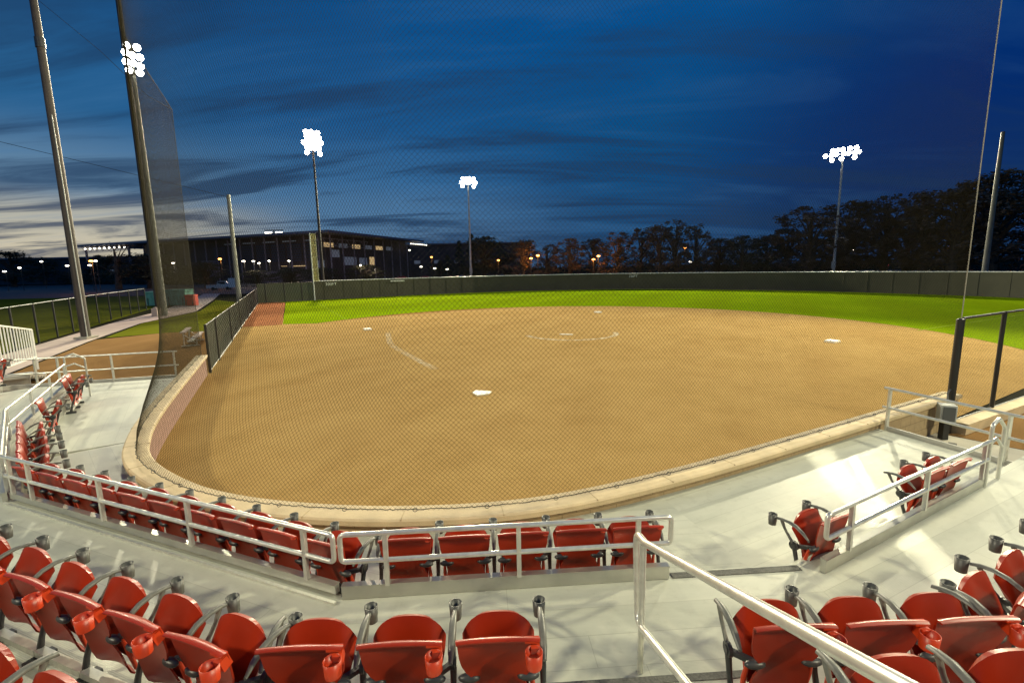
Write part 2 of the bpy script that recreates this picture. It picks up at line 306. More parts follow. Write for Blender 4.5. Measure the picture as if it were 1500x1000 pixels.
def along(P, L, s):
    s = max(0, min(L[-1], s)); lo, hi = 0, len(L)-1
    while hi-lo > 1:
        m_ = (lo+hi)//2
        if L[m_] <= s: lo = m_
        else: hi = m_
    return P[lo].lerp(P[hi], (s-L[lo])/(L[hi]-L[lo]))
# ------------------------------------------------------------------ ground
def flat(name, poly, z, m, kind='structure'):
    return tag(MB().sheet(poly, z).build(name, m), kind=kind)
g = flat('ground', [(-900, -200), (900, -200), (900, 1200), (-900, 1200)], -.03, M['soil'])
flat('parking_lot', [(-160, 62), (-62, 84), (-36, 84), (20, 84), (110, 84), (150, 190), (-190, 190)], -.02, M['asphalt'])
FENCE = catmull([(-30.3, 57.4), (-25.0, 61.2), (-12, 69.5), (1, 74.5), (14, 75.2), (26, 70.8), (37.5, 61.5), (45.3, 49.8), (48.6, 40), (50.5, 30)], 8)
def circ(c, r, a0, a1, n=60): return [(c[0]+r*math.cos(math.radians(a0+(a1-a0)*k/n)), c[1]+r*math.sin(math.radians(a0+(a1-a0)*k/n))) for k in range(n+1)]
dirt_poly = [tuple(p) for p in offs(WALL, .1)] + [(12.5, 12.1), (18, 15.3), (30, 21.6), (30, 45), (10, 60), (-16, 50), (-19.0, 33.2), (-12.75, 20.3)]
flat('infield_dirt', dirt_poly, 0, M['dirt'])
ARC = circ((3.2, 26.0), 19.0, 156.5, -22, 90)
turf = [(-16.3, 33.9)] + ARC[1:] + [(30, 13.5), (52, 26)] + [tuple(p) for p in FENCE[::-1]][:-4] + [(-27.2, 57.8)]
flat('outfield_grass', turf, .008, M['turf'])
flat('warning_track', [(-18.6, 32.6), (-16.2, 33.6), (-27.3, 57.9), (-26, 60.5), (-30.5, 57.4)], .004, M['track'])
rim = ARC[2:34]; flat('dirt_cut', [tuple(p) for p in rim] + [(3.2+(p[0]-3.2)*(1-.05*math.sin(math.pi*i/31)), 26+(p[1]-26)*(1-.05*math.sin(math.pi*i/31))) for i, p in reversed(list(enumerate(rim)))], .004, mat('dark_red_dirt', (.24, .125, .045), .95, spec=0, nscale=1.5, namp=.2))
flat('side_grass', [(-60, 30), (-24.6, 22.0), (-40, 54), (-62, 82), (-150, 75), (-150, 30)], -.014, M['turf2'])
flat('path', [(-13.5, 9), (-19.6, 18.2), (-24.2, 27.2), (-28.4, 36.4), (-31.0, 47), (-41, 66), (-52, 86), (-55, 86), (-44.5, 66), (-35.5, 48.6), (-31.5, 38), (-25.3, 24.4), (-18, 8)], 0, M['path'])
flat('verge_grass', [(-24.3, 28.3), (-22.0, 30.3), (-18.7, 30.9), (-30.6, 56.2), (-40.6, 66), (-30.6, 47), (-28.2, 36.4)], .004, M['turf2'])
flat('bullpen_dirt', [(-11.2, 14.4), (-10.8, 17.3), (-12.9, 20.3), (-18.6, 31), (-22.0, 30.4), (-24.25, 27.6), (-19.5, 18.3), (-14, 9)], -.004, M['dirt2'])
# chalk
def chalk_mat(k=.50):
    m = mat('worn_chalk', (.80, .70, .48), .95, spec=0); nt = m.node_tree; n = nt.nodes; l = nt.links; tc = n.new('ShaderNodeTexCoord'); no = n.new('ShaderNodeTexNoise'); l.new(tc.outputs['Object'], no.inputs[0]); no.inputs['Scale'].default_value = 2.2; no.inputs['Detail'].default_value = 8
    r = n.new('ShaderNodeMapRange'); l.new(no.outputs[0], r.inputs[0]); r.inputs[1].default_value = .3; r.inputs[2].default_value = .7; r.inputs[3].default_value = .04; r.inputs[4].default_value = k; l.new(r.outputs[0], n['Principled BSDF'].inputs['Alpha']); return m
M['chalk'] = chalk_mat()
def ring(name, c, r, w, a0, a1, z, m): 
    o = circ(c, r+w/2, a0, a1, 64); i = circ(c, r-w/2, a0, a1, 64); mb = MB(); vs = [(p[0], p[1], z) for p in o] + [(p[0], p[1], z) for p in i]
    mb.add(vs, [(k, k+1, 65+k+1, 65+k) for k in range(64)]); return tag(mb.build(name, m), kind='structure')
PIT = HOME + (nL+Vector((-.454, .891)))/math.sqrt(2)*13.1
ring('chalk_circle', (3.3, 26.6), 2.5, .30, 190, 362, .004, chalk_mat(.75))
cp = catmull([(-7.4, 28.3), (-6.2, 24.1), (-5.25, 22.0), (-4.3, 20.2), (-2.9, 17.6)], 8)
flat('chalk_trace', [tuple(p) for p in offs(cp, .15)]+[tuple(p) for p in offs(cp, -.15)[::-1]], .004, chalk_mat(.42))
def strip(name, a, b, w, z, m):
    a = Vector(a); b = Vector(b); d = (b-a).normalized(); q = Vector((-d.y, d.x))*w/2; return flat(name, [a+q, b+q, b-q, a-q], z, m)
strip('foul_line', HOME+nL*25.5, HOME+nL*47, .11, .012, mat('foul_chalk', (.24, .33, .03), .9, spec=0)); strip('foul_line', HOME+vL*25.2, HOME+vL*53, .10, .012, mat('foul_chalk_faint', (.20, .29, .02), .9, spec=0))
strip('concrete_strip', (-12.9, 20.6), (-30.3, 57.0), .22, .012, M['concrete'])
# bases
uL = nL
def base(name, c, s, ang, label, cat, h=.06):
    mb = MB(); d = Vector((math.cos(ang), math.sin(ang))); e = Vector((-d.y, d.x)); c = Vector(c); a, b = (s, s) if not isinstance(s, tuple) else s
    lo = [c+d*i*a/2+e*j*b/2 for i, j in ((-1, -1), (1, -1), (1, 1), (-1, 1))]; hi = [c+(p-c)*.9 for p in lo]
    vs = [(*p, 0) for p in lo] + [(*p, h*.7) for p in lo] + [(*p, h) for p in hi]
    mb.add(vs, [(0, 1, 5, 4), (1, 2, 6, 5), (2, 3, 7, 6), (3, 0, 4, 7), (4, 5, 9, 8), (5, 6, 10, 9), (6, 7, 11, 10), (7, 4, 8, 11), (8, 9, 10, 11)])
    return tag(mb.build(name, M['white']), label, cat)
A0 = math.atan2(nL.y, nL.x)
base('base', HOME+uL*18.1+vL*.2, .48, A0, 'white first base on the dirt nearest the black dugout fence', 'base', .09)
base('base', HOME+(uL+vL)*18.288, .46, A0, 'white base at the far edge of the dirt near the outfield grass', 'base', .09)
base('base', HOME+vL*18.1+uL*.2, .46, A0, 'white third base on the dirt toward the foul pole', 'base', .09)
base('pitching_plate', PIT, (.2, .72), A0+math.pi/4, 'thin white pitching plate inside the faint chalk circle', 'pitching plate', .03)
mb = MB(); c45 = (uL+vL).normalized(); p45 = Vector((-c45.y, c45.x)); hp = [HOME, HOME+c45*.25+p45*-.26, HOME+c45*.52+p45*-.26, HOME+c45*.52+p45*.26, HOME+c45*.25+p45*.26]; mb.prism(hp, 0.001, .035)
tag(mb.build('home_plate', M['white']), 'white five-sided home plate in front of the backstop', 'home plate')
# ------------------------------------------------------------------ backstop wall
def add_uv(o, uvs):
    me = o.data; u = me.uv_layers.new(name='UVMap')
    for li, lp in enumerate(me.loops): u.data[li].uv = uvs[lp.vertex_index]
wt = thing('backstop_wall', (-1.3, 5.6, 0), 'low curved block wall with tan stone cap around the dirt behind home plate', 'wall')
def ribbon(name, P, z0, z1, m, parent, flip=False):
    L = arc(P); vs = [(*p, z0) for p in P] + [(*p, z1) for p in P]; n_ = len(P); mb = MB(); mb.add(vs, [(i, i+1, n_+i+1, n_+i) for i in range(n_-1)])
    o = mb.build(name, m, parent, True); add_uv(o, [(L[i], z0) for i in range(n_)] + [(L[i], z1) for i in range(n_)]); return o
ribbon('field_face', offs(WALL, .12), -.02, ZC-.08, M['pink'], wt); ribbon('stand_face', offs(WALL, -.12), -.02, ZC-.08, M['block'], wt)
mb = MB(); a = WALL[-1]; t = (WALL[-1]-WALL[-2]).normalized(); q = Vector((-t.y, t.x)); mb.bar((*(a-q*.12), .33), (*(a+q*.12), .33), .02, .68); a = WALL[0]; t = (WALL[1]-WALL[0]).normalized(); q = Vector((-t.y, t.x)); mb.bar((*(a-q*.12), .33), (*(a+q*.12), .33), .02, .68); mb.build('end_face', M['cap'], wt, True)
prof = [(-.185, -.085), (-.19, -.02), (-.165, 0), (.165, 0), (.19, -.02), (.185, -.085)]
mb = MB(); rows = [[(*p, ZC+dz) for p in offs(WALL, dd)] for dd, dz in prof + [prof[0]]]; mb.grid(rows, smooth=False)
for e in (0, -1): mb.add([r[e] for r in rows[:-1]], [tuple(range(6)) if e else tuple(range(6))[::-1]])
cap = mb.build('cap', M['cap'], wt, True)
mb = MB(); L_ = arc(WALL); s = .6
while s < L_[-1]:
    p = along(WALL, L_, s); p2 = along(WALL, L_, s+.01); t = (p2-p).normalized(); q = Vector((-t.y, t.x)); mb.bar((*(p-q*.187), ZC-.018), (*(p+q*.187), ZC-.018), .005, .043); s += 1.22
mb.build('cap_joints', mat('mortar_joint', (.44, .34, .19), .9), wt, True)
# ------------------------------------------------------------------ decks
BEAM = [Vector(p) for p in ((-14.0, 15.8), (-11.45, 12.07), (-8.56, 7.80), (-6.44, 5.72), (-1.55, 3.765), (2.60, 4.05), (5.99, 5.69), (10.5, 8.14))]
# sections between bends; index i = segment BEAM[i]..BEAM[i+1]
def mitre(P, d):
    out = []
    for i, p in enumerate(P):
        n1 = (P[i]-P[i-1]).normalized() if i else None; n2 = (P[i+1]-P[i]).normalized() if i < len(P)-1 else None
        n1 = n1 or n2; n2 = n2 or n1; a = Vector((-n1.y, n1.x)); b = Vector((-n2.y, n2.x)); m_ = (a+b).normalized(); out.append(p + m_*(d/m_.dot(a)))
    return out
WO = offs(WALL, -.118)
def nearest(P, a, d):   # index of P crossed by ray a + d t
    best = None
    for i, p in enumerate(P):
        w = p-a; t = w.dot(d)
        if t < 0: continue
        e = abs(w.x*d.y-w.y*d.x)
        if best is None or e < best[0]: best = (e, i)
    return best[1]
cuts = []
for i in range(2, 6):
    m_ = (mitre(BEAM, 1)[i]-BEAM[i]).normalized(); cuts.append((i, m_, nearest(WO, BEAM[i], m_)))
iL = min(range(len(WO)), key=lambda i: (WO[i]-Vector((-10.1, 14.5))).length); iR = min(range(len(WO)), key=lambda i: (WO[i]-Vector((7.05, 8.83))).length)
def placed(name, poly, z, th, ang, m, kind='structure', o0=None):
    c = sum((Vector(p) for p in poly), Vector((0, 0)))/len(poly); ca, sa = math.cos(-ang), math.sin(-ang)
    loc = [((p[0]-c.x)*ca-(p[1]-c.y)*sa, (p[0]-c.x)*sa+(p[1]-c.y)*ca) for p in poly]
    o = MB().prism(loc, -th, 0).build(name, m); o.location = (c.x, c.y, z); o.rotation_euler = (0, 0, ang); return tag(o, kind=kind)
B0 = mitre(BEAM, -.5); sec = []
bounds = [(None, iL)] + [(c[0], c[2]) for c in cuts] + [(None, iR)]
LEFT_END, RIGHT_END = Vector((-13.9, 13.5)), Vector((8.45, 4.9))
polys = []
polys.append(([Vector((-9.3, 7.6)), ] + [WO[cuts[0][2]]] + WO[iL:cuts[0][2]][::-1] + [LEFT_END, Vector((-14.6, 12.2))], BEAM[2]-BEAM[1]))
for a, b in ((0, 1), (1, 2), (2, 3)):
    polys.append(([B0[cuts[a][0]], B0[cuts[b][0]]] + WO[cuts[a][2]:cuts[b][2]+1][::-1], BEAM[cuts[b][0]]-BEAM[cuts[a][0]]))
polys.append(([B0[5], Vector((8.6, 4.6)), RIGHT_END] + WO[cuts[3][2]:iR+1][::-1], BEAM[6]-BEAM[5]))
for k, (pl, d) in enumerate(polys): placed('front_deck', pl, Z1-k*.0, .1, math.atan2(d.y, d.x), M['deck'])
def tier(name, d0, d1, z, segs):
    a = mitre(BEAM, -d0); b = mitre(BEAM, -d1)
    for i in segs: placed(name, [b[i], b[i+1], a[i+1], a[i]], z, .10, math.atan2(*(BEAM[i+1]-BEAM[i]).yx), M['deck'])
tier('middle_deck', -.11, 1.9, Z2, range(1, 7)); tier('upper_deck', 1.60, 2.6, Z3, range(2, 7)); tier('top_deck', 2.52, 3.5, Z3+.35, range(2, 6))
def riser(name, d, z0, z1, segs, m):
    a = mitre(BEAM, -d); mb = MB()
    for i in segs: mb.bar((*a[i], (z0+z1)/2), (*a[i+1], (z0+z1)/2), .012, z1-z0)
    return tag(mb.build(name, m), kind='structure')
riser('deck_riser', -.085, Z1, Z2-.1, range(1, 7), M['alu']); riser('deck_riser', 1.64, Z2, Z3-.1, range(2, 7), M['alu']); riser('deck_riser', 2.56, Z3, Z3+.25, range(2, 6), M['alu'])
# under-structure skirt so the ends of the front deck do not float
mb = MB()
for p in ((6.6, 8.0), (7.2, 6.7), (-12.6, 13.2), (-11.2, 13.6), (8, 5), (-4, 3.3), (0, 2.4), (3, 2.5), (-8.2, 6.2), (-11.4, 9.7)): mb.box((p[0], p[1], .225), (.1, .1, .45))
tag(mb.build('deck_frame', M['alu']), kind='structure')
# dark nosing strips in the centre aisle
def bar_thing(name, a, b, w, h, m, label, cat, group=None): 
    o = MB().bar(a, b, w, h).build(name, m); return tag(o, label, cat, group)
bar_thing('nosing_strip', (1.43, 4.02, Z2+.004), (2.66, 4.10, Z2+.004), .075, .008, M['nosing'], 'dark anti-slip strip across the gap between the front guard rails', 'nosing strip')
bar_thing('stair_step', (.05, 2.56, Z2+.09), (1.50, 2.64, Z2+.09), .30, .172, M['deck'], 'low aluminium step at the foot of the aisle handrail', 'step')
bar_thing('nosing_strip', (-.02+.08, 2.68, Z2+.178), (1.49, 2.76, Z2+.178), .055, .008, M['nosing'], 'dark anti-slip strip on the low step by the aisle handrail', 'nosing strip')
bar_thing('nosing_strip', (.12, 2.36, Z3+.006), (1.52, 2.455, Z3+.006), .055, .008, M['nosing'], 'dark anti-slip strip on the higher tread behind the low step', 'nosing strip')
bar_thing('front_nosing', (*mitre(BEAM, -.045)[3], Z2+.012), (*mitre(BEAM, -.045)[4], Z2+.012), .03, .022, M['galv'], 'bright metal edge strip under the longest guard rail', 'edge strip')
# ------------------------------------------------------------------ guard rails
def rounded(P, r=.05, k=4):
    P = [V(*p) for p in P]; out = [P[0]]
    for a, b, c in zip(P, P[1:], P[2:]):
        d1 = (a-b).normalized(); d2 = (c-b).normalized(); p = b+d1*r; q = b+d2*r
        for j in range(k+1): t = j/k; out.append((1-t)**2*p + 2*t*(1-t)*b + t*t*q)
    out.append(P[-1]); return out
RT, RM = 1.515, 1.265
def guard(label, a, b, posts, loop=(1, 1), ext=(0, 0), group='pipe guard rails along the front of the stand', beam=True, r=.022, zt=RT, zm=RM, zb=1.03, gap=.0):
    a = Vector(a); b = Vector(b); d = (b-a).normalized(); th = thing('guard_rail', (*((a+b)/2), Z1), label, 'guard rail', group)
    A = a - d*ext[0]; B = b + d*ext[1]
    if loop == (1, 1):
        P = [(*((A+B)/2), zt), (*A, zt), (*A, zm), (*B, zm), (*B, zt), (*((A+B)/2), zt)]
        MB().tube(rounded(P, .045), r, 10).build('rail_pipe', M['galv'], th, True)
    else:
        e0 = [(*A, zt), (*B, zt), (*B, zm), (*A, zm)] if loop == (0, 1) else [(*B, zt), (*A, zt), (*A, zm), (*B, zm)]
        if loop == (0, 0): MB().tube([(*A, zt), (*B, zt)], r, 10).build('rail_pipe', M['galv'], th, True); MB().tube([(*A, zm), (*B, zm)], r, 10).build('rail_pipe', M['galv'], th, True)
        else: MB().tube(rounded(e0, .045), r, 10).build('rail_pipe', M['galv'], th, True)
    for s in posts:
        p = a + d*s; mb = MB(); mb.box((*p, (zb+zt)/2-.005), (.038, .038, zt-zb-.01), (V(d.x, d.y, 0), V(-d.y, d.x, 0), V(0, 0, 1))); mb.build('post', M['galv'], th, True)
    if beam:
        q = Vector((-d.y, d.x)); mb = MB(); mb.bar((*(a+q*.03), (zb+Z2+gap)/2+.002), (*(b+q*.03), (zb+Z2+gap)/2+.002), .05, zb-Z2-.008-gap); mb.bar((*(a+q*.03), zb+.0025), (*(b+q*.03), zb+.0025), .066, .008); mb.build('toe_board', M['beam'], th, True)
        if gap: MB().bar((*(a+q*.08), (zb+Z2)/2-.01), (*(b+q*.08), (zb+Z2)/2-.01), .012, zb-Z2-.03).build('shadow_gap_plate', M['iron'], th, True)  # dark plate standing in for the shadow in the gap under the beam
    return th
LM0, LM1 = BEAM[3], BEAM[4]; dLM = (LM1-LM0).normalized()
guard('longest pipe guard rail, behind the curve of ten front seats', LM0+dLM*.03, LM1-dLM*.03, (.12, .55, 1.96, 3.40, 4.9), (0, 1), (0, .02), gap=.045)
dM = (BEAM[5]-BEAM[4]).normalized(); guard('pipe guard rail behind the five middle front seats', LM1+dM*.03, LM1+dM*2.95, (.40, 1.55, 2.62), (1, 1), (-.02, -.0))
dR = (BEAM[6]-BEAM[5]).normalized(); R0 = Vector((2.84, 4.00)); guard('pipe guard rail across the aisle, tied to the large hooped rail end', R0, Vector((5.93, 5.66)), (.36, 1.86, 3.35), (1, 0), (.05, .0), zt=1.50)
guard('short pipe guard rail behind the seats seen edge-on', BEAM[3], BEAM[2], (.06, 1.45, 2.8), (0, 0))
guard('pipe guard rail leading to the small hooped rail end', BEAM[2], Vector((-11.3, 11.85)), (.06, 1.6, 3.2, 4.8), (0, 0))
# hooped rail ends
def hoop(label, p, d, z0, zt):
    th = thing('hooped_rail_end', (*p, Z2), label, 'rail end', 'hooped ends of the pipe rails'); d = Vector(d).normalized(); q = p + d*.42
    m_ = p.lerp(q, .45)
    MB().tube(rounded([(*p, z0), (*p, zt-.06), (*m_, zt), (*q, zt-.16), (*q, z0)], .04), .022, 10).build('hoop_pipe', M['galv'], th, True)
    MB().tube([(*p, zt-.30), (*m_, zt-.26), (*q, zt-.42)], .018, 8).build('cross_pipe', M['galv'], th, True); return th
hoop('large hooped rail end next to the pair of red seats', Vector((5.92, 5.66)), (.55, .30), Z1, 1.76)
hoop('small distant hooped rail end near the bullpen dirt', Vector((-11.45, 12.03)), (.25, .5), Z1, 1.73)
# end rails
def end_rail(label, a, b, posts, zt=1.33, zm=.95):
    a = Vector(a); b = Vector(b); d = (b-a).normalized(); th = thing('end_rail', (*((a+b)/2), .1), label, 'guard rail', 'flat guard rails across the ends of the front deck')
    for z in (zt, zm): MB().tube([(*(a-d*.08), z), (*(b+d*.05), z)], .024, 10).build('rail_pipe', M['galv'], th, True)
    for s in posts: p = a+d*s; MB().box((*p, (zt+.35)/2-.01), (.03, .075, zt-.35), (V(d.x, d.y, 0), V(-d.y, d.x, 0), V(0, 0, 1))).build('post', M['galv'], th, True)
    MB().bar((*a, Z1+.01), (*b, Z1+.01), .04, .13).build('toe_board', M['alu'], th, True); return th
end_rail('end guard rail of the front deck above the dugout floor', (7.09, 8.74), (8.45, 4.95), (.02, 1.75, 3.4), 1.35, .98)
end_rail('end guard rail of the front deck by the bullpen dirt', (-10.45, 14.58), (-15.2, 13.3), (.02, 1.66, 3.0, 3.55, 4.6), 1.36, .93)
# aisle handrail
th = thing('aisle_handrail', (.87, 3.03, Z2), 'thick pipe handrail climbing the centre aisle towards the viewer', 'handrail')
a, b = V(.86, 3.05, 1.86), V(.86, .75, 2.88); a2, b2 = V(.86, 3.05, 1.22), V(.86, .75, 2.24)
P = rounded([a+V(0, -.12, .053), a+V(0, .10, .0), a2+V(0, .02, .02), a2+V(0, -.10, .044)], .09)
MB().tube([b, a+V(0, -.12, .053)] + P[1:-1] + [a2+V(0, -.10, .044), b2], .0245, 14).build('rail_pipe', M['galv'], th, True)
MB().tube([(.862, 2.98, Z2), (.862, 2.98, 1.87)], .0225, 14).build('post', M['galv'], th, True); MB().tube([(.862, .80, 1.6), (.862, .80, 2.84)], .0225, 14).build('post', M['galv'], th, True)
# ------------------------------------------------------------------ seats
def seat_parts(root, cup=True, left_arm=False, red_cup=False, right_arm=True):
    # back shell: rows from top to bottom (z, y, halfwidth)
    rows = []; prof = [(.795, -.040, .232), (.800, -.022, .236), (.796, -.004, .236), (.775, .006, .233), (.72, .016, .229), (.66, .026, .225), (.60, .038, .214), (.545, .050, .190), (.515, .056, .166), (.485, .064, .152), (.45, .072, .156), (.40, .084, .172), (.33, .10, .182), (.26, .112, .185), (.20, .13, .184), (.165, .155, .176)]
    for z, y, w in prof:
        rows.append([(w*k/6, y + .028*(1-(k/6)**2)*(1 if z < .79 else .3) - .014, z - (.004*abs(k/6)**4)) for k in range(-6, 7)])
    back = MB().grid(rows, .011).build('backrest', M['red'], root)
    mb = MB()                                                      # dished recess pads where the arms bolt on
    for sx in (-1, 1):
        MB().ball((sx*.172, .050, .487), (.066, .030, .026), 14, 7).build('bracket_pad', M['iron'], root)
        MB().tube([(sx*.196, .085, .47), (sx*.200, .112, .34), (sx*.196, .140, .20)], [.012, .017, .013], 8).build('side_strut', M['red_cup'], root)
    # folded seat pan
    rows = []; n = 14
    for i in range(n+1):
        t = i/n; row_ = []
        for k in range(-9, 10):
            u = math.sin(math.pi/2*k/9); zt = .738 - .026*u*u - .115*abs(u)**5; z = .30 + (zt-.30)*t; w = .192*(.92+.08*min(1, t*1.4))
            row_.append((w*u, .150 + .115*t - .03*math.sin(math.pi*t) + .024*(1-u*u)*(.35+.65*math.sin(math.pi*min(1, t*1.05))) - .012*max(0, t-.9)*10*0, z))
        rows.append(row_)
    MB().grid(rows, -.035).build('seat_pan', M['red'], root)
    # arms
    def arm(x, with_cup):
        mb = MB(); A = [(x, .045, .585), (x, .10, .635), (x, .17, .672), (x, .25, .688), (x, .325, .682), (x, .375, .668)]
        vs = []; fs = []
        rows = []
        for i, p in enumerate(A):
            w = (.012, .020, .022, .022, .018, .014)[i]; h = (.010, .016, .017, .017, .016, .016)[i]
            rows.append([(x-w, p[1], p[2]-h*.4), (x-w*.75, p[1], p[2]+h*.55), (x, p[1], p[2]+h*.8), (x+w*.75, p[1], p[2]+h*.55), (x+w, p[1], p[2]-h*.4), (x, p[1], p[2]-h), (x-w, p[1], p[2]-h*.4)])
        mb.grid(rows); mb.add(rows[0][:-1], [tuple(range(6))]); mb.add(rows[-1][:-1], [tuple(range(6))[::-1]])
        mb.tube([(x, .325, .670), (x, .29, .60), (x, .245, .545), (x, .20, .495)], [.017, .013, .013, .016], 8)
        a_ = mb.build('armrest', M['arm'], root)
        if with_cup:
            mb = MB(); cx, cy, cz, r0, r1 = x, .422, .655, .043, .036; n_ = 16; prof_ = [(r1, -.075), (r0, .035), (r0-.005, .035), (r1-.005, -.070)]
            rows = [[(cx+r*math.cos(2*math.pi*k/n_), cy+r*math.sin(2*math.pi*k/n_), cz+dz) for k in range(n_+1)] for r, dz in prof_]; mb.grid(rows)
            mb.add([(cx+.034*math.cos(2*math.pi*k/n_), cy+.034*math.sin(2*math.pi*k/n_), cz-.068) for k in range(n_)], [tuple(range(n_))])
            mb.build('cup_holder', M['cup'], root)
        mb = MB()
        for k in range(1): mb.tube([(x-.012, .185, .475), (x+.012, .185, .475)], .046, 16); mb.tube([(x-.018, .185, .475), (x+.018, .185, .475)], .026, 12)
        sgn = -1 if x > 0 else 1
        mb.bar((x, .175, .475), (x+sgn*.10, .075, .480), .030, .032); mb.tube([(x, .18, .45), (x, .15, .32), (x, .10, .18), (x, .07, .05)], [.022, .018, .020, .026], 8); mb.bar((x, -.02, .022), (x, .16, .022), .07, .044)
        mb.build('hinge_bracket', M['iron'], root)
    if right_arm: arm(.268, cup)
    if left_arm: arm(-.268, left_arm == 2)
    MB().bar((-.267, .07, .085), (.267, .07, .085), .06, .05).build('mounting_beam', M['galv'], root)
    if red_cup:
        mb = MB(); cx, cy, cz, r = .196, -.092, .732, .049; n_ = 18
        rows = [[(cx+r_*math.cos(2*math.pi*k/n_)*1.0, cy+r_*math.sin(2*math.pi*k/n_)*1.05, cz+dz) for k in range(n_+1)] for r_, dz in ((r*.9, -.055), (r, .035), (r-.004, .035), (r*.9-.004, -.055))]; mb.grid(rows)
        mb.bar((cx+.012, cy+.040, cz-.008), (.205, .004, cz+.01), .050, .075); mb.bar((.150, -.03, .786), (.232, -.03, .786), .045, .012)
        mb.build('rear_cup_holder', M['red_cup'], root)
    else:
        MB().ball((.205, -.032, .772), (.026, .022, .016), 10, 5).build('rear_knob', M['red_cup'], root)
PROTO = {}
def seat(x, y, ang, z, label, group, left_arm=False, red_cup=False, cup=True):
    key = (left_arm, red_cup, cup)
    if key not in PROTO:
        r = thing('stadium_seat', (x, y, z), label, 'stadium seat', group, ang); seat_parts(r, cup, left_arm, red_cup); PROTO[key] = r; KIDS[r.name] = list(r.children); return r
    r = copy_tree(PROTO[key]); r.location = (x, y, z)
    for ch in r.children:
        if ch.name.startswith('seat_pan'): a_ = random.uniform(-.045, .03); ch.rotation_euler = (a_, 0, 0); ch.location = (0, .15-.15*math.cos(a_)+.36*math.sin(a_), .36-.36*math.cos(a_)-.15*math.sin(a_)); r.rotation_euler = (0, 0, ang); r['label'] = label; r['group'] = group; return r
ORD = ['first', 'second', 'third', 'fourth', 'fifth', 'sixth', 'seventh', 'eighth', 'ninth', 'tenth', 'eleventh']
def row(p0, dirv, n, sp, z, fmt, group, left_first=True, red_cup=False, cup=True):
    """p0 = centre of the seat nearest the end the labels count from, dirv = direction of counting"""
    d = Vector(dirv).normalized(); face = Vector((-d.y, d.x)); 
    if face.y < 0 and abs(d.y) < .75: face = -face
    if face.dot(Vector((2, 20))-Vector(p0)) < 0: face = -face
    ang = math.atan2(-face.x, face.y)
    for k in range(n):
        p = Vector(p0)+d*sp*k
        right = Vector((math.cos(ang), math.sin(ang))); is_left = (k == n-1) if d.dot(right) < 0 else (k == 0)
        seat(p.x, p.y, ang, z, fmt.format(ORD[k]), group, left_arm=int(left_first) if is_left else 0, red_cup=red_cup, cup=cup)
G1 = 'red folding seats of the front row'; G2 = 'red folding seats of the second row'; G3 = 'red folding seats of the third row'
row((-1.00, 4.00), (.998, .062), 5, .535, Z1, 'red seat behind the middle guard rail, {} from the gap in the rail', G1)
nLM = Vector((-dLM.y, dLM.x))
row((-1.72, 3.965), -dLM, 10, .533, Z1, 'red seat behind the long guard rail, {} from the gap in the rail', G1)
dS3 = (BEAM[2]-BEAM[3]).normalized(); nS3 = Vector((.70, .715))
row(BEAM[3]+dS3*.42+nS3*.16, dS3, 5, .535, Z1, 'red seat seen edge-on in the short row, {} from the rail corner', G1)
dS4 = (BEAM[1]-BEAM[2]).normalized()
nS4 = Vector((dS4.y, -dS4.x))
row(BEAM[2]+dS4*1.45+nS4*.16, dS4, 1, .535, Z1, 'lone red seat between the edge-on row and the pair by the hooped rail', G1)
row(BEAM[2]+dS4*3.75+nS4*.16, dS4, 2, .535, Z1, 'red seat of the pair by the small hooped rail, {} from the viewer', G1)
row((3.02, 4.22), dR, 1, .535, Z1, 'lone red seat at the near end of the guard rail across the aisle', G1, left_first=2)
row((4.86, 5.22), dR, 2, .535, Z1, 'red seat of the pair by the large hooped rail, {} from the viewer', G1)
row((-1.20, 2.37), (.998, .03), 3, .545, Z2, 'large red seat with a rear cup ring beside the step, {} from the bend', G2, red_cup=True)
row((-1.80, 2.42), (-.934, .358), 7, .545, Z2, 'red seat with a rear cup ring in the slanting row, {} from the bend', G2, red_cup=True)
row((1.58, 2.46), (.998, .03), 3, .535, Z2, 'red seat with a rear cup ring past the handrail, {} from the handrail', G2, red_cup=True)
row((3.20, 2.70), dR, 4, .54, Z2, 'red seat with a rear cup ring facing the dugout, {} after the bend', G2, red_cup=True)
row((1.70, 1.64), (.998, .03), 3, .54, Z3, 'red seat of the highest row past the handrail, {} from the handrail', G3, cup=False)
row((-2.12, 1.63), (-.934, .358), 3, .545, Z3, 'red seat of the highest row behind the slanting row, {} from the bend', G3, cup=False)
row((-12.75, 11.05), (-.52, .855), 3, .54, Z2, 'distant red seat beside the white picket railing, {} from the viewer', G2)
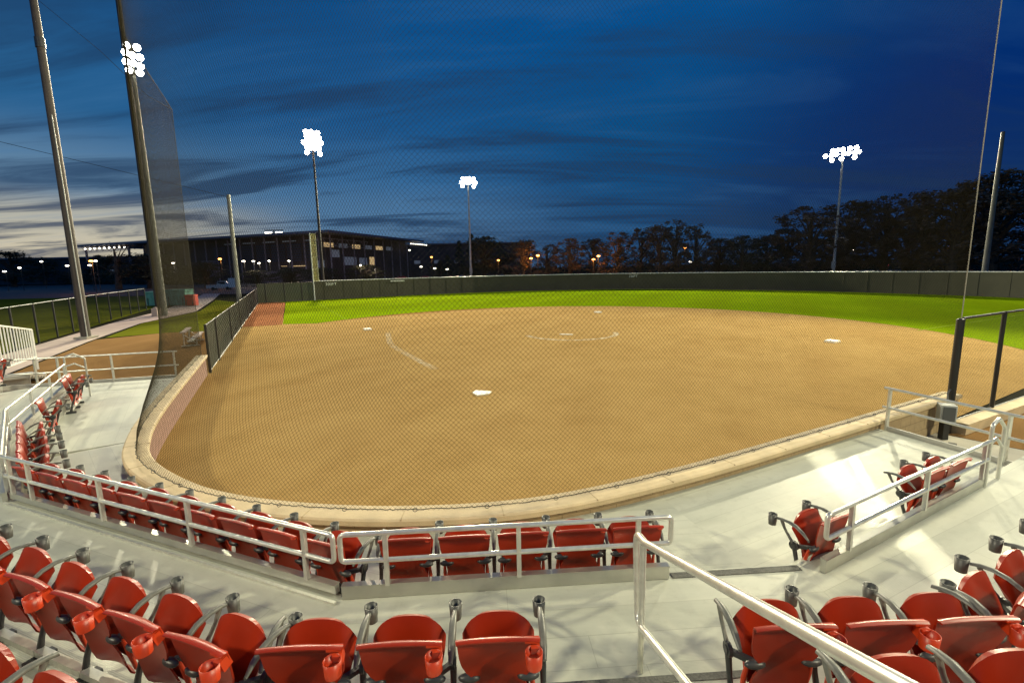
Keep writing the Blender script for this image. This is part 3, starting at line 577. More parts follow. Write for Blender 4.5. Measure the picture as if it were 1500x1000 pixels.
# ------------------------------------------------------------------ backstop net: every cord is a real strand
ZT = 9.22
def build_net():
    nt = thing('backstop_net', (-1.3, 5.6, ZC), 'tall diamond mesh backstop net hung over the curved wall', 'net')
    L = arc(WALL); s1 = min(range(len(WALL)), key=lambda i: (WALL[i]-Vector((-8.77, 11.86))).length); s1 = L[s1]
    s2 = L[min(range(len(WALL)), key=lambda i: (WALL[i]-Vector((-1.32, 5.56))).length)]; CT = Vector((-4.22, 5.74))
    P1, P2 = along(WALL, L, s1), along(WALL, L, s2); T = L[-1]
    def pos(s, z):
        p = along(WALL, L, s)
        if s1 < s < s2:
            t_ = (s-s1)/(s2-s1); q = P1*(1-t_)**2 + CT*2*t_*(1-t_) + P2*t_**2; w = min(1, max(0, (z-ZC)/2.4)); w = w*w*(3-2*w); p = p.lerp(q, w)
        e = .004*math.sin(s*1.3+z*.7)
        return V(p.x+e, p.y+e*.6, z)
    H = ZT-ZC-.02; P = .0640; mb = MB(); r = .0015; z0 = ZC+.02; n = int((T+H)/P); step = .26
    for sg in (1, -1):
        for k in range(n):
            s0 = k*P - H if sg > 0 else k*P
            a, b = (max(0, s0), min(T, s0+H)) if sg > 0 else (max(0, s0-H), min(T, s0))
            if b-a < .03: continue
            m_ = max(1, int((b-a)/step)); pts = []
            for j in range(m_+1):
                s = a+(b-a)*j/m_; z = z0+(s-s0) if sg > 0 else z0+(s0-s); pts.append(pos(s, z))
            mb.tube(pts, r, 3, caps=False, smooth=False)
    mb.build('mesh', M['cord'], nt, True)
    MB().tube([pos(0, z0+H*k/30) for k in range(31)], .008, 6).build('edge_rope', M['ropedark'], nt, True)
    MB().tube([pos(T-.001, z0+H*k/30) for k in range(31)], .010, 6).build('edge_rope', M['rope'], nt, True)
    MB().tube([pos(T*k/160, ZT) for k in range(161)], .012, 6).build('top_rope', M['ropedark'], nt, True)
    mb = MB(); rnd = random.Random(3); pts = []; m_ = 620
    for k in range(m_+1):
        p = pos(T*k/m_, z0+.012+.012*rnd.random()); pts.append(p+V(rnd.uniform(-.012, .012), rnd.uniform(-.012, .012), 0))
    mb.tube(pts, .006, 5, smooth=False); mb.build('bottom_rope', M['ropedark'], nt, True)
    mb = MB(); s = .4
    while s < T:
        p = pos(s, z0+.01); mb.tube([p+V(.028*math.cos(t), .028*math.sin(t)*.5, .018*math.sin(t)) for t in [2*math.pi*q/8 for q in range(9)]], .004, 5); s += .9
    mb.build('tie_hook', M['iron'], nt, True)
build_net()
# ------------------------------------------------------------------ fences
def chain_fence(name, P, z0, h, label, cat='fence', group=None, sp=.09, wire=.0022, post_sp=3.0, pr_=.035, screen=None, post_m='black', rail_m='black', posts=None, low_rail=True, rail_r=.022):
    P = [Vector(p) for p in P]; L = arc(P); T = L[-1]; th = thing(name, (*P[0], z0), label, cat, group)
    MB().tube([(*p, z0+h) for p in P], rail_r, 8).build('top_rail', M[rail_m], th, True)
    if low_rail: MB().tube([(*p, z0+.05) for p in P], .014, 6).build('bottom_rail', M['box'], th, True)
    pos = posts if posts is not None else [k*T/max(1, round(T/post_sp)) for k in range(max(1, round(T/post_sp))+1)]
    for s in pos:
        p = along(P, L, s); MB().tube([(*p, z0-.05), (*p, z0+h+.03)], pr_, 8).build('post', M[post_m], th, True)
    if sp:
        mb = MB(); H = h-.06; n = int((T+H)/sp)
        for sg in (1, -1):
            for k in range(n+1):
                s0 = k*sp - H if sg > 0 else k*sp
                a, b = (max(0, s0), min(T, s0+H)) if sg > 0 else (max(0, s0-H), min(T, s0))
                if b-a < .03: continue
                m_ = 1 if len(P) == 2 else max(1, int((b-a)/.6)); pts = []
                for j in range(m_+1):
                    s = a+(b-a)*j/m_; p = along(P, L, s); pts.append((*p, z0+.04+((s-s0) if sg > 0 else (s0-s))))
                mb.tube(pts, wire, 3, caps=False, smooth=False)
        mb.build('chain_link', M['black'], th, True)
    if screen:
        mb = MB(); K = len(P); q = [p + Vector((.0, -.03)) for p in P]; mb.add([(*p, z0+.03) for p in q]+[(*p, z0+h-.03) for p in q], [(i, i+1, K+i+1, K+i) for i in range(K-1)]); mb.build('windscreen', M[screen], th, True)
    return th
# outfield fence
FO = FENCE[8:]
t_ = chain_fence('outfield_fence', FO, 0, 2.42, 'long dark outfield fence with a white top rail', sp=0, screen=None, post_sp=4.5, pr_=.03, rail_m='whiterail', low_rail=False, rail_r=.055)
mb = MB(); q = FO; K = len(q); qi = [p+(Vector((3, 30))-p).normalized()*.06 for p in q]; qo = [p+(Vector((3, 30))-p).normalized()*.045 for p in q]
mb.grid([[(*p, .05) for p in qi], [(*p, .9) for p in qi], [(*p, 1.7) for p in qi], [(*p, 2.37) for p in qi]], .01); mb.build('windscreen', M['screen'], t_, True)
Lq = arc(qi); mb = MB(); s = 1.2
while s < Lq[-1]: p = along(qi, Lq, s); mb.box((p.x, p.y-.02, 1.2), (.022, .03, 2.3)); s += 2.44
mb.build('screen_seams', mat('seam_dark', (.072, .066, .041), .8), t_, True)
chain_fence('foul_corner_fence', FENCE[:9], 0, 2.30, 'black posted fence with dark screen between the side fence and the foul pole', screen='screen2', sp=0, posts=[.9, 3.0, 5.0, 6.6], pr_=.07)
S0, S1 = Vector((-11.42, 17.72)), Vector((-30.2, 57.2)); 
chain_fence('side_fence', [S0, S1], .02, 1.78, 'dark screened fence running from the low wall to the field corner', screen='screen2', sp=.12, wire=.003, posts=[.0, 2.9, 9.1, 15.7, 23.4, 31, 38, 43.4], pr_=.05)
u1 = Vector((9.42, 9.95)); chain_fence('dugout_fence', [u1+uL*.1, u1+uL*9], .20, 2.3, 'black chain-link fence in front of the dugout beside the net', sp=.07, wire=.0016, posts=[2.05, 5.2, 8.6], pr_=.045, rail_r=.028)
th = thing('backstop_post', (*u1, 0), 'thick black capped post at the dugout end of the backstop net', 'post'); MB().tube([(*u1, 0), (*u1, 2.47)], .072, 16).build('shaft', M['black'], th, True); MB().ball((*u1, 2.47), (.078, .078, .04), 16, 6).build('cap', M['black'], th, True)
cw = thing('dugout_curb', (*(u1+uL*.3), 0), 'low tan curb wall under the black dugout fence', 'wall'); a, b = u1+uL*.15+Vector((.06, -.12)), u1+uL*9+Vector((.06, -.12))
MB().bar((*a, .09), (*b, .09), .26, .22).build('block_face', M['cap'], cw, True); MB().bar((*a, .225), (*b, .225), .32, .05).build('cap', M['cap'], cw, True)
flat('dugout_floor', [(5.5, 9.2-1.2), (9.05, 10.15), (10.15, 8.75), (13.6, 8.2), (14, 3), (6.5, 3)], .004, M['concrete']); flat('dugout_dirt', [(9.2, 10.0), (10.2, 8.72), (13.7, 8.15), (22, 10), (22, 16.2), (9.6, 9.9)], .006, M['dirt2'])
bx = thing('electrical_box', (9.02, 9.60, 0), 'grey electrical box on a black stand at the end of the block wall', 'electrical box'); MB().box((9.05, 9.62, .57), (.27, .24, .36), (V(.9, -.43, 0), V(.43, .9, 0), V(0, 0, 1))).build('body', M['box'], bx, True); MB().box((8.99, 9.49, .57), (.20, .02, .30), (V(.9, -.43, 0), V(.43, .9, 0), V(0, 0, 1))).build('door', mat('dark_door', (.07, .075, .075), .5), bx, True); MB().box((9.02, 9.60, .20), (.12, .12, .40)).build('stand', M['black'], bx, True); MB().tube([(9.1, 9.66, .77), (9.1, 9.7, .95), (9.3, 9.86, 1.0)], .015, 8).build('conduit', M['iron'], bx, True)
bar_thing('floor_drain', (8.55, 8.85, .012), (9.0, 9.35, .012), .13, .012, M['nosing'], 'dark slotted drain cover on the concrete by the electrical box', 'drain')
# ------------------------------------------------------------------ foul pole and signs
fp = thing('foul_pole', (-25.0, 61.1, 0), 'pale yellow foul pole with a narrow mesh wing at the field corner', 'foul pole')
MB().tube([(-25.0, 61.05, 0), (-25.0, 61.05, 8.35)], .07, 10).build('pole', M['whiterail'], fp, True); MB().tube([(-24.45, 61.4, 2.42), (-24.45, 61.4, 8.30)], .035, 8).build('wing_post', M['yellow'], fp, True)
mb = MB(); mb.bar((-24.95, 61.08, 5.35), (-24.48, 61.38, 5.35), .02, 5.85); mb.build('wing_mesh', M['foulmesh'], fp, True); mb = MB()
for z in (2.45, 3.9, 5.4, 6.9, 8.28): mb.tube([(-25, 61.05, z), (-24.45, 61.4, z)], .025, 6)
mb.build('wing_bar', M['yellow'], fp, True)
def text_obj(name, txt, size, loc, ang, m, label, cat):
    cu = bpy.data.curves.new(name, 'FONT'); cu.body = txt; cu.size = size; cu.extrude = .01; cu.align_x = 'CENTER'; cu.space_character = 1.1; t = bpy.data.objects.new(name, cu); link(t)
    bpy.context.view_layer.update(); me = bpy.data.meshes.new_from_object(t); bpy.data.objects.remove(t); o = link(bpy.data.objects.new(name, me)); me.materials.clear(); me.materials.append(m)
    o.rotation_euler = (math.pi/2, 0, ang); o.location = loc; return tag(o, label, cat)
def on_fence(px_ratio):   # point on the fence with x/y ratio
    return min(qi, key=lambda p: abs(p.x/p.y-px_ratio))
M['sign'] = mat('sign_white', (.8, .8, .74), .5)
pa = Vector((-23.2, 62.15)); text_obj('distance_sign', '200FT', .50, (pa.x, pa.y, 1.82), math.atan2(1.35, 1.9)*.9, M['sign'], 'small white distance lettering at the foul pole end of the outfield fence', 'distance sign')
pb = Vector((18.6, 73.45)); text_obj('distance_sign', '220FT', .46, (pb.x, pb.y-.2, 1.88), -.25, M['sign'], 'small white distance lettering on the outfield fence beyond second base', 'distance sign')
o = MB().bar((-16.6, 66.55, 2.12), (-14.9, 67.55, 2.12), .03, .14).build('sponsor_strip', M['sign']); tag(o, 'plain cream strip near the top of the outfield fence past the foul pole', 'strip')
# ------------------------------------------------------------------ poles and floodlights
def tall_pole(name, x, y, h, r0, r1, m, label, cat, group=None, band=None):
    th = thing(name, (x, y, 0), label, cat, group); MB().tube([(x, y, 0), (x, y, h*.5), (x, y, h)], [r0, (r0+r1)/2, r1], 14).build('shaft', M[m], th, True)
    MB().box((x, y, .06), (r0*3.2, r0*3.2, .12)).build('base_plate', M['concrete'], th, True)
    if band: MB().tube([(x, y, band), (x, y, band+.5)], r1*1.35, 12).build('collar', M['iron'], th, True); 
    return th
lp = tall_pole('net_pole', -25.4, 28.3, 19.6, .25, .17, 'poledark', 'tall dark steel pole standing on the edge of the path', 'pole', 'tall net support poles', 16.0)
MB().tube([(-25.14, 28.1, 0), (-25.2, 28.1, 12.5)], .03, 6).build('conduit', M['box'], lp, True)
tall_pole('net_pole', -32.2, 43.7, 30, .26, .18, 'poledark', 'tallest steel pole, running up behind the edge of the net', 'pole', 'tall net support poles')
tall_pole('net_pole', 53.9, 54.8, 17.3, .30, .17, 'polegrey', 'tall bare grey pole behind the outfield fence by the tallest trees', 'pole', 'tall net support poles')
tall_pole('net_pole', -28.35, 50, 11.45, .24, .17, 'pole', 'shorter pale steel pole just behind the dark side fence', 'pole', 'tall net support poles')
FLOODS = []
def flood(x, y, z, wide, rows, percol, label, glow, power, col, r0=.24, box=True, aim=(4, 26, 0), pm='pole', spot=135, rs=.74, hr=1.0):
    th = thing('floodlight_pole', (x, y, 0), label, 'floodlight', 'lit floodlight poles around the field')
    MB().tube([(x, y, 0), (x, y, z*.5), (x, y, z+rows*rs*.5)], [r0, r0*.8, r0*.5], 12).build('shaft', M[pm], th, True)
    d = Vector((aim[0]-x, aim[1]-y)).normalized(); q = Vector((-d.y, d.x))
    if box: MB().box((x+d.x*.45, y+d.y*.45, 3.0), (.7, .45, 1.3), (V(q.x, q.y, 0), V(d.x, d.y, 0), V(0, 0, 1))).build('control_box', M['box'], th, True)
    dd = V(aim[0]-x, aim[1]-y, -z).normalized(); rr = random.Random(int(x*10+y))
    for i in range(rows):
        zz = z+(i-(rows-1)/2)*rs; MB().bar((x+q.x*wide/2, y+q.y*wide/2, zz), (x-q.x*wide/2, y-q.y*wide/2, zz), .10, .10).build('crossarm', M['iron'], th, True)
        n_ = percol[i]
        for k in range(n_):
            s = ((k/(n_-1)-.5)*wide*(1 if n_ == max(percol) else .72) + rr.uniform(-.1, .1)*wide/2.5) if n_ > 1 else 0; c = V(x+q.x*s, y+q.y*s, zz)+V(d.x, d.y, 0)*.38+V(0, 0, rr.uniform(-.06, .06)); dq = (dd + V(q.x, q.y, 0)*rr.uniform(-.15, .15)).normalized()
            hd = MB().tube([c-dq*.34, c-dq*.22, c-dq*.05, c], [.10*hr, .24*hr, .38*hr, .42*hr], 12).build('lamp_head', M['iron'], th, True)
            MB().tube([c+dq*.012, c+dq*.03], .335, 12).build('lens', M[glow], hd, False) if False else None
            e = MB().tube([c+dq*.012, c+dq*.07], [.37*hr, .30*hr], 14); e2 = e.build('lamp_lens', M[glow], th, True)
    L = bpy.data.lights.new('floodlight_beam', 'SPOT'); L.energy = power; L.color = col; L.spot_size = math.radians(spot); L.spot_blend = .6; L.shadow_soft_size = 1.0
    lo = link(bpy.data.objects.new('floodlight_beam', L)); lo.location = V(x, y, z)+V(d.x, d.y, 0)*1.4+V(0, 0, -.2); lo.rotation_euler = (V(*aim)-lo.location).to_track_quat('-Z', 'Y').to_euler()
    lo.parent = None; FLOODS.append(lo); return th
flood(-31.3, 43.1, 21.3, .95, 4, (2, 3, 3, 2), 'nearest lit floodlight pole, its head seen through the edge of the net', 'lamp', 30e3, (1, .93, .64), .26, False, aim=(0, 20, 0), spot=95, rs=.66, hr=.72)
flood(-31.6, 81.2, 24.0, 2.5, 5, (2, 4, 5, 4, 3), 'brightest floodlight pole, a pinkish round head on a dark shaft by the foul pole', 'lampk', 100e3, (1, .80, .57), .24, False, pm='poledark', aim=(-1, 20, 0), spot=80, rs=.80)
flood(-9.9, 120.0, 24.0, 3.6, 3, (2, 6, 4), 'farthest floodlight pole, small white head above the gap in the trees', 'lamp', 300e3, (1, .93, .62), .26, pm='polelit', spot=95, rs=.9)
flood(64.2, 96.0, 23.9, 5.2, 3, (3, 7, 5), 'floodlight pole with a wide white head beside the tall trees', 'lamp', 280e3, (1, .92, .62), .26, pm='polelit', spot=95, rs=.85)
flood(33, 20.5, 21.6, 4.4, 2, (5, 4), 'added out-of-frame floodlight pole beside the dugout on the first base side', 'lamp', 42e3, (1, .93, .62), .26, aim=(0, 18, 0), spot=95)  # out of frame, added so the deck gets light from the right
flood(-24, -9, 20, 4.4, 2, (5, 4), 'added out-of-frame floodlight pole behind the stand on the third base side', 'lamp', 20e3, (1, .93, .62), .26, aim=(0, 22, 0), spot=100)  # unseen pole behind the camera, added to brighten deck and seat backs
flood(23, -12, 20, 4.4, 2, (5, 4), 'added out-of-frame floodlight pole behind the stand on the first base side', 'lamp', 25e3, (1, .93, .62), .26, aim=(0, 22, 0), spot=100)  # its unseen partner, added to lift the same deck and seat backs
# cables
o = MB().tube([(-40, 22, 26.5), (-34, 25, 22.4), (-25.4, 28.3, 18.6), (-20, 25.5, 14.6), (-15.5, 22, 11.3), (-11.41, 17.3, ZT)], .012, 5).build('guy_cable', M['iron']); tag(o, 'thin cable sloping from the tall left pole down to the net', 'cable', 'thin cables against the sky')
o = MB().tube([(-70, 45, 20), (-45, 42, 15.5), (-28.35, 50, 11.2)], .02, 5).build('guy_cable', M['iron']); tag(o, 'thin cable sagging low across the pale sky above the arena hall', 'cable', 'thin cables against the sky')
# ------------------------------------------------------------------ left side: fence, pickets, bins, bench
chain_fence('field_fence', [(-18, 8), (-24.6, 22.8), (-31.6, 36.0), (-38.5, 50.5)], 0, 2.2, 'black chain-link fence along the outer edge of the path', sp=.13, wire=.003, post_sp=2.9, pr_=.05, rail_m='box', low_rail=False)
pk_ = thing('picket_railing', (-14.5, 13.5, 0), 'white picket stair railing beyond the stand by the path', 'railing'); pa, pb = V(-13.9, 12.4, 0), V(-19.2, 19.0, 0)
def lerp3(a, b, t): return a+(b-a)*t
MB().bar(pa+V(0, 0, 2.55), pb+V(0, 0, 1.62), .05, .05).build('top_rail', M['whiterail'], pk_, True); MB().bar(pa+V(0, 0, 1.2), pb+V(0, 0, .52), .05, .05).build('bottom_rail', M['whiterail'], pk_, True)
for k in range(17):
    t = k/16; p = lerp3(pa, pb, t); MB().bar(p+V(0, 0, 1.2-.68*t), p+V(0, 0, 2.55-.93*t), .026, .026).build('picket', M['whiterail'], pk_, True)
for t in (.12, 1): p = lerp3(pa, pb, t); MB().box((p.x, p.y, 1.2), (.11, .11, 2.4 if t < 1 else 1.7)).build('post', M['galv'], pk_, True) if t < 1 else MB().bar(p, p+V(0, 0, 1.62), .06, .06).build('post', M['whiterail'], pk_, True)
mb = MB()
for k in range(6): mb.box((-15.9-k*.36, 14.6+k*.45, .62-.1*k), (.62, 1.3, .1), (V(-.62, .78, 0), V(-.78, -.62, 0), V(0, 0, 1)))
for k in (0, 5): mb.box((-15.9-k*.36, 14.6+k*.45, .3-.045*k), (.05, 1.2, .6-.09*k), (V(-.62, .78, 0), V(-.78, -.62, 0), V(0, 0, 1)))
tag(mb.build('exit_stair', M['alu']), 'short aluminium stair beyond the white picket railing', 'stair')
def bench(x, y, ang, label):
    th = thing('spectator_bench', (x, y, 0), label, 'bench', None, ang)
    for k, (yy, zz) in enumerate(((0, .45), (.55, .72))): MB().box((0, yy, zz), (2.6, .26, .05)).build('seat_plank', M['path'], th)
    MB().box((0, .28, .25), (2.6, .24, .04)).build('foot_plank', M['alu'], th)
    for sx in (-1.1, 1.1): MB().bar((sx, 0, .02), (sx, 0, .43), .05, .05).bar((sx, .55, .02), (sx, .55, .70), .05, .05).bar((sx, -.1, .03), (sx, .7, .03), .05, .05).bar((sx, 0, .1), (sx, .55, .62), .04, .04).build('leg_frame', M['galv'], th)
bench(-16.9, 25.6, 2.05, 'small pinkish plank bench behind the net beside the side fence')
def crate(name, x, y, w, d, h, m, label, cat):
    th = thing(name, (x, y, 0), label, cat); mb = MB(); mb.box((x, y, h*.46), (w, d, h*.86)); mb.build('body', m, th, True); mb = MB(); mb.box((x, y, h*.93), (w*1.06, d*1.06, h*.1)); mb.build('lid', m, th, True)
    for sx in (-.35, .35): MB().box((x+w*sx, y-d*.52, h*.3), (.06, .04, h*.5)).build('rib', M['iron'], th, True)
M['teal'] = mat('teal_canvas', (.10, .30, .25), .7, nscale=3); crate('storage_bin', -41.6, 56.6, 2.0, 1.4, 1.7, M['teal'], 'smaller teal storage bin farther from the red box', 'storage bin'); crate('storage_bin', -38.9, 56.4, 2.3, 1.5, 1.9, M['teal'], 'teal storage bin beyond the path, beside the small red box', 'storage bin')
crate('utility_box', -36.9, 55.4, 1.0, .8, 1.3, mat('red_enamel', (.55, .05, .03), .5), 'small red box at the end of the teal bins', 'box'); crate('utility_box', -42.5, 62, 1.3, .8, 1.6, mat('blue_panel', (.12, .16, .25), .6, nscale=2), 'blue grey panel box behind the far end of the left fence', 'box')
mb = MB(); mb.box((-31.5, 42.4, .35), (.5, .5, .7)); tag(mb.tube([(-31.5, 42.4, .7), (-31.5, 42.4, .78)], .2, 10).build('pole_base_box', M['path']), 'small pink concrete block by the near left floodlight pole', 'concrete block')
# ------------------------------------------------------------------ vehicles in the far parking lot
def car(x, y, ang, col, label, truck=False, first=None):
    th = thing('parked_car', (x, y, 0), label, 'car', 'vehicles parked beyond the outfield', ang); mcol = mat('car_paint', col, .3, .2, coat=.6)
    side = [(-2.2, .45), (-2.25, .8), (-1.6, .95), (-1.05, 1.42), (.55, 1.45), (1.25, .98), (2.1, .85), (2.25, .5), (2.2, .3), (-2.2, .3)] if not truck else [(-2.7, .5), (-2.7, 1.1), (-.6, 1.1), (-.5, 1.85), (1.0, 1.85), (1.6, 1.2), (2.6, 1.05), (2.7, .5), (2.6, .4), (-2.6, .4)]
    K = len(side); mb = MB(); mb.add([(a, -.88 if b < 1.2 else -.72, b) for a, b in side]+[(a, .88 if b < 1.2 else .72, b) for a, b in side], [tuple(range(K)), tuple(range(K, 2*K))[::-1]]+[(i, K+i, K+(i+1) % K, (i+1) % K) for i in range(K)]); mb.build('body', mcol, th)
    a, b, c_, d_ = ((-1.15, .55, 1.0, 1.36) if not truck else (-.45, .95, 1.25, 1.75))
    for sy in (-.80, .80): MB().box(((a+b)/2, sy, (c_+d_)/2), (b-a, .04, d_-c_)).build('side_window', M['black'], th)
    for sx in (-1.4, 1.4):
        for sy in (-.85, .85): MB().tube([(sx, sy-.1, .33), (sx, sy+.1, .33)], .33, 12).build('wheel', M['black'], th)
    for sy in (-.7, .7): MB().box((-2.27 if not truck else -2.72, sy, .78), (.05, .3, .14)).build('tail_light', mat('tail_lamp', (.7, .02, .02), .3, emit=.6), th)
names = [('white', (.6, .6, .6)), ('red', (.4, .03, .03)), ('silver', (.4, .4, .42)), ('black', (.02, .02, .025)), ('blue', (.05, .08, .2)), ('dark red', (.2, .02, .02)), ('beige', (.4, .34, .25)), ('grey', (.15, .15, .16))]
spots_ = [(-36, 160, 1, 'on the arena side of the tallest conifer'), (-28, 158, 1, 'in the gap below the lit orange lamp'), (-15, 158, 2, 'behind the farthest floodlight pole'), (-2, 162, 3, 'just past the farthest floodlight pole'), (3.5, 160, 0, 'at the gap between the tree lines'), (46, 150, 6, 'under the bushy trees near the undergrowth'), (52, 148, 1, 'under the bushy trees near the red signs'), (62, 150, 2, 'farthest from the arena hall')]
for x, y, k, w in spots_: car(x, y, .2+.1*k, names[k][1], '%s parked car %s' % (names[k][0], w))
car(-62.5, 104, .25, (.6, .58, .52), 'pale pickup truck parked beyond the end of the path', True)
bd = thing('notice_board', (-58.2, 101, 0), 'square white notice board standing beside the pale pickup truck', 'sign'); MB().box((-58.2, 101, 1.55), (2.0, .08, 1.9)).build('board', M['sign'], bd, True)
for sx in (-.8, .8): MB().box((-58.2+sx, 101.1, .8), (.08, .08, 1.6)).build('leg', M['iron'], bd, True)
# ------------------------------------------------------------------ stadium hall and far buildings
Kc, Lf, Rf = Vector((-56, 150)), Vector((-178, 202)), Vector((-39.5, 214))
hall = thing('arena_hall', (-90, 185, 0), 'large dark arena hall with a thin overhanging roof and trussed ends', 'building')
far = Lf+(Rf-Kc); dl = (Lf-Kc).normalized(); dr = (Rf-Kc).normalized()
def roofpt(a, b, z): p = Kc+dl*a+dr*b; return (p.x, p.y, z)
LLn, LRn = (Lf-Kc).length, (Rf-Kc).length
RB = mat('roof_metal', (.16, .17, .22), .5, .3)
MB().prism([roofpt(-2, -2, 0)[:2], roofpt(LLn, -2, 0)[:2], roofpt(LLn, LRn, 0)[:2], roofpt(-2, LRn, 0)[:2]][::-1], 15.1, 15.8).build('roof', RB, hall, True)
a0, a1, b0, b1 = 5, LLn-34, 5, LRn-5
MB().prism([roofpt(a0, b0, 0)[:2], roofpt(a1, b0, 0)[:2], roofpt(a1, b1, 0)[:2], roofpt(a0, b1, 0)[:2]][::-1], 0, 15.05).build('wall', M['dark'], hall, True)
for k in range(16):
    a = a0+2+k*(a1-a0-4)/15; p = roofpt(a, b0-1.2, 0); MB().bar(p, (p[0], p[1], 15.1), .35, .35).build('column', mat('mauve_steel', (.26, .22, .27), .6) if k == 0 else bpy.data.materials['mauve_steel'], hall, True)
for k in range(9):
    b = b0+1+k*(b1-b0-2)/8; p = roofpt(a0-1.2, b, 0); MB().bar(p, (p[0], p[1], 15.1), .35, .35).build('column', bpy.data.materials['mauve_steel'], hall, True)
louv = mat('dark_louvre', (.05, .05, .09), .5); 
for k in range(7):
    aa = a0+3+k*7.2; mb = MB()
    for j in range(7): z = 7.2+j*.85; mb.bar(roofpt(aa, b0-.5, z), roofpt(aa+6.2, b0-.5, z), .25, .5)
    mb.build('louvre_panel', louv, hall, True)
def wpan(a, b, z0, z1, m, side='L', name='window'):
    if side == 'L': p, q = roofpt(a, b0-.12, (z0+z1)/2), roofpt(b, b0-.12, (z0+z1)/2)
    else: p, q = roofpt(a0-.12, a, (z0+z1)/2), roofpt(a0-.12, b, (z0+z1)/2)
    MB().bar(p, q, .1, z1-z0).build(name, M[m] if isinstance(m, str) else m, hall, True)
pw = mat('mauve_wall', (.24, .19, .22), .8, nscale=.3)
wpan(2+a0, 14+a0, .0, 4.2, pw, name='lower_wall'); wpan(20+a0, 33+a0, .0, 3.9, pw, name='lower_wall'); wpan(52+a0, 60+a0, 2, 8, pw, name='lower_wall'); wpan(9+a0, 15+a0, 5.2, 5.5, 'win'); wpan(17.5+a0, 20+a0, 5.3, 5.5, 'win'); wpan(1+a0, 4+a0, 4.5, 7, 'winb')
wpan(7, 12, 8, 10.4, 'winb', 'R'); wpan(14, 22, 5.4, 8.2, 'winb', 'R'); wpan(31, 35, 5.2, 8.4, 'win', 'R'); wpan(24, 29, 4.8, 8, 'winb', 'R')
for k in range(5): wpan(3+k*9.5+a0, 9+k*9.5+a0, 13.4, 13.7, 'winb')
for k in range(6): wpan(4+k*8, 9+k*8, 11.2, 12.6, 'winb' if k % 2 else 'win', 'R')
trm = mat('truss_steel', (.35, .30, .30), .5)
def truss(p, q, z0, z1, n_):
    mb = MB(); P = V(*p[:2], 0); Q = V(*q[:2], 0)
    mb.bar(P+V(0, 0, z0), Q+V(0, 0, z0), .15, .15).bar(P+V(0, 0, z1), Q+V(0, 0, z1), .15, .15)
    for k in range(n_): a_ = lerp3(P, Q, k/n_); b_ = lerp3(P, Q, (k+1)/n_); mb.bar(a_+V(0, 0, z0), b_+V(0, 0, z1), .10, .10) if k % 2 else mb.bar(a_+V(0, 0, z1), b_+V(0, 0, z0), .10, .10)
    mb.build('roof_truss', trm, hall, True)
truss(roofpt(a1, 0, 0), roofpt(LLn-1, 0, 0), 13.0, 15.0, 16); truss(roofpt(0, b1-6, 0), roofpt(0, LRn-1, 0), 13.2, 15.0, 12); truss(roofpt(a0-3, 0, 0), roofpt(a0-3, 26, 0), 11.4, 13.6, 12)
for k in range(9): p = roofpt(a1+4+k*3.3, 0, 14.2); MB().ball(p, .32).build('roof_lamp', M['lampw'], hall, True)
for k in range(8): p = roofpt(0, b1-4+k*2.2, 14.2); MB().ball(p, .22).build('roof_lamp', M['lampw'], hall, True)
for a, b in ((LLn-2, 1), (a1+3, 1), (LLn-2, 40)): p = roofpt(a, b, 0); MB().bar(p, (p[0], p[1], 15.1), .6, .6).build('column', bpy.data.materials['mauve_steel'], hall, True)
# light bank above the roof (a farther field)
fb = thing('distant_floodlight', (-118, 245, 0), 'distant pair of lit floodlight racks peeking over the hall roof', 'floodlight'); p = V(-118, 245, 0); MB().bar(p, p+V(0, 0, 24), .4, .4).build('mast', M['iron'], fb, True)
for dx in (-2.6, 2.6): MB().box((p.x+dx, p.y-.4, 22.6), (3.4, .3, 1.0)).build('lamp_rack', M['lampw'], fb, True)
MB().box((p.x, p.y, 24), (9, .6, .4)).build('rack_frame', M['iron'], fb, True)
for x, y, w, d, h, lab in ((-200, 230, 130, 30, 11.0, 'long low dark building behind the parking lamps'), (-32, 260, 84, 30, 15.5, 'dim flat-roofed building behind the conifers')):
    b_ = thing('low_building', (x, y, 0), lab, 'building'); MB().box((x, y, h/2), (w, d, h)).build('wall', M['dark'], b_, True); MB().box((x, y, h+.3), (w+2, d+2, .6)).build('roof', RB, b_, True)
    for k in range(8): MB().box((x-w*.42+k*w*.12, y-d/2-.1, h*.45), (3, .12, 1.6)).build('window', M['winb'], b_, True)
# ------------------------------------------------------------------ street lamps
LAMPS=[('o',-65.6,110.0,6.6),('o',-86.1,100.0,6.4),('w',-125.1,120.0,4.8),('w',-126.3,125.0,5.7),('w',-109.4,120.0,5.9),('w',-134.9,140.0,7.6),('w',-98.0,115.0,6.8),('w',-102.1,118.0,5.9),('w',-83.2,120.0,6.1),('w',-64.7,118.0,6.2),('w',-68.7,130.0,6.4),('w',-69.5,140.0,6.6),('w',-63.8,140.0,6.5),('w',-77.6,150.0,6.2),('o',-26.0,160.0,7.3),('o',-3.5,140.0,5.6),('o',6.3,112.0,6.1),('o',5.0,118.0,5.6),('o',19.9,110.0,5.7),('o',19.3,113.0,5.0),('o',46.6,130.0,7.8),('w',44.5,120.0,4.1),('w',-27.7,150.0,4.2),('w',-21.9,140.0,3.6),('w',-18.4,140.0,3.3),('w',-42.1,150.0,3.7),('w',-45.7,148.0,5.0),('o',104.7,110.0,9.9),('o',100.9,110.0,8.8),('g',78.9,130.0,3.0),('r',93.8,120.0,2.4),('w',84.9,120.0,6.2),('w',-39.3,190.0,10.8)]
tiesw = ['beyond the left path','by the low left building','behind the tall left pole','near the teal bins','below the arena roof','among the trees','past the outfield fence','near the far cars']
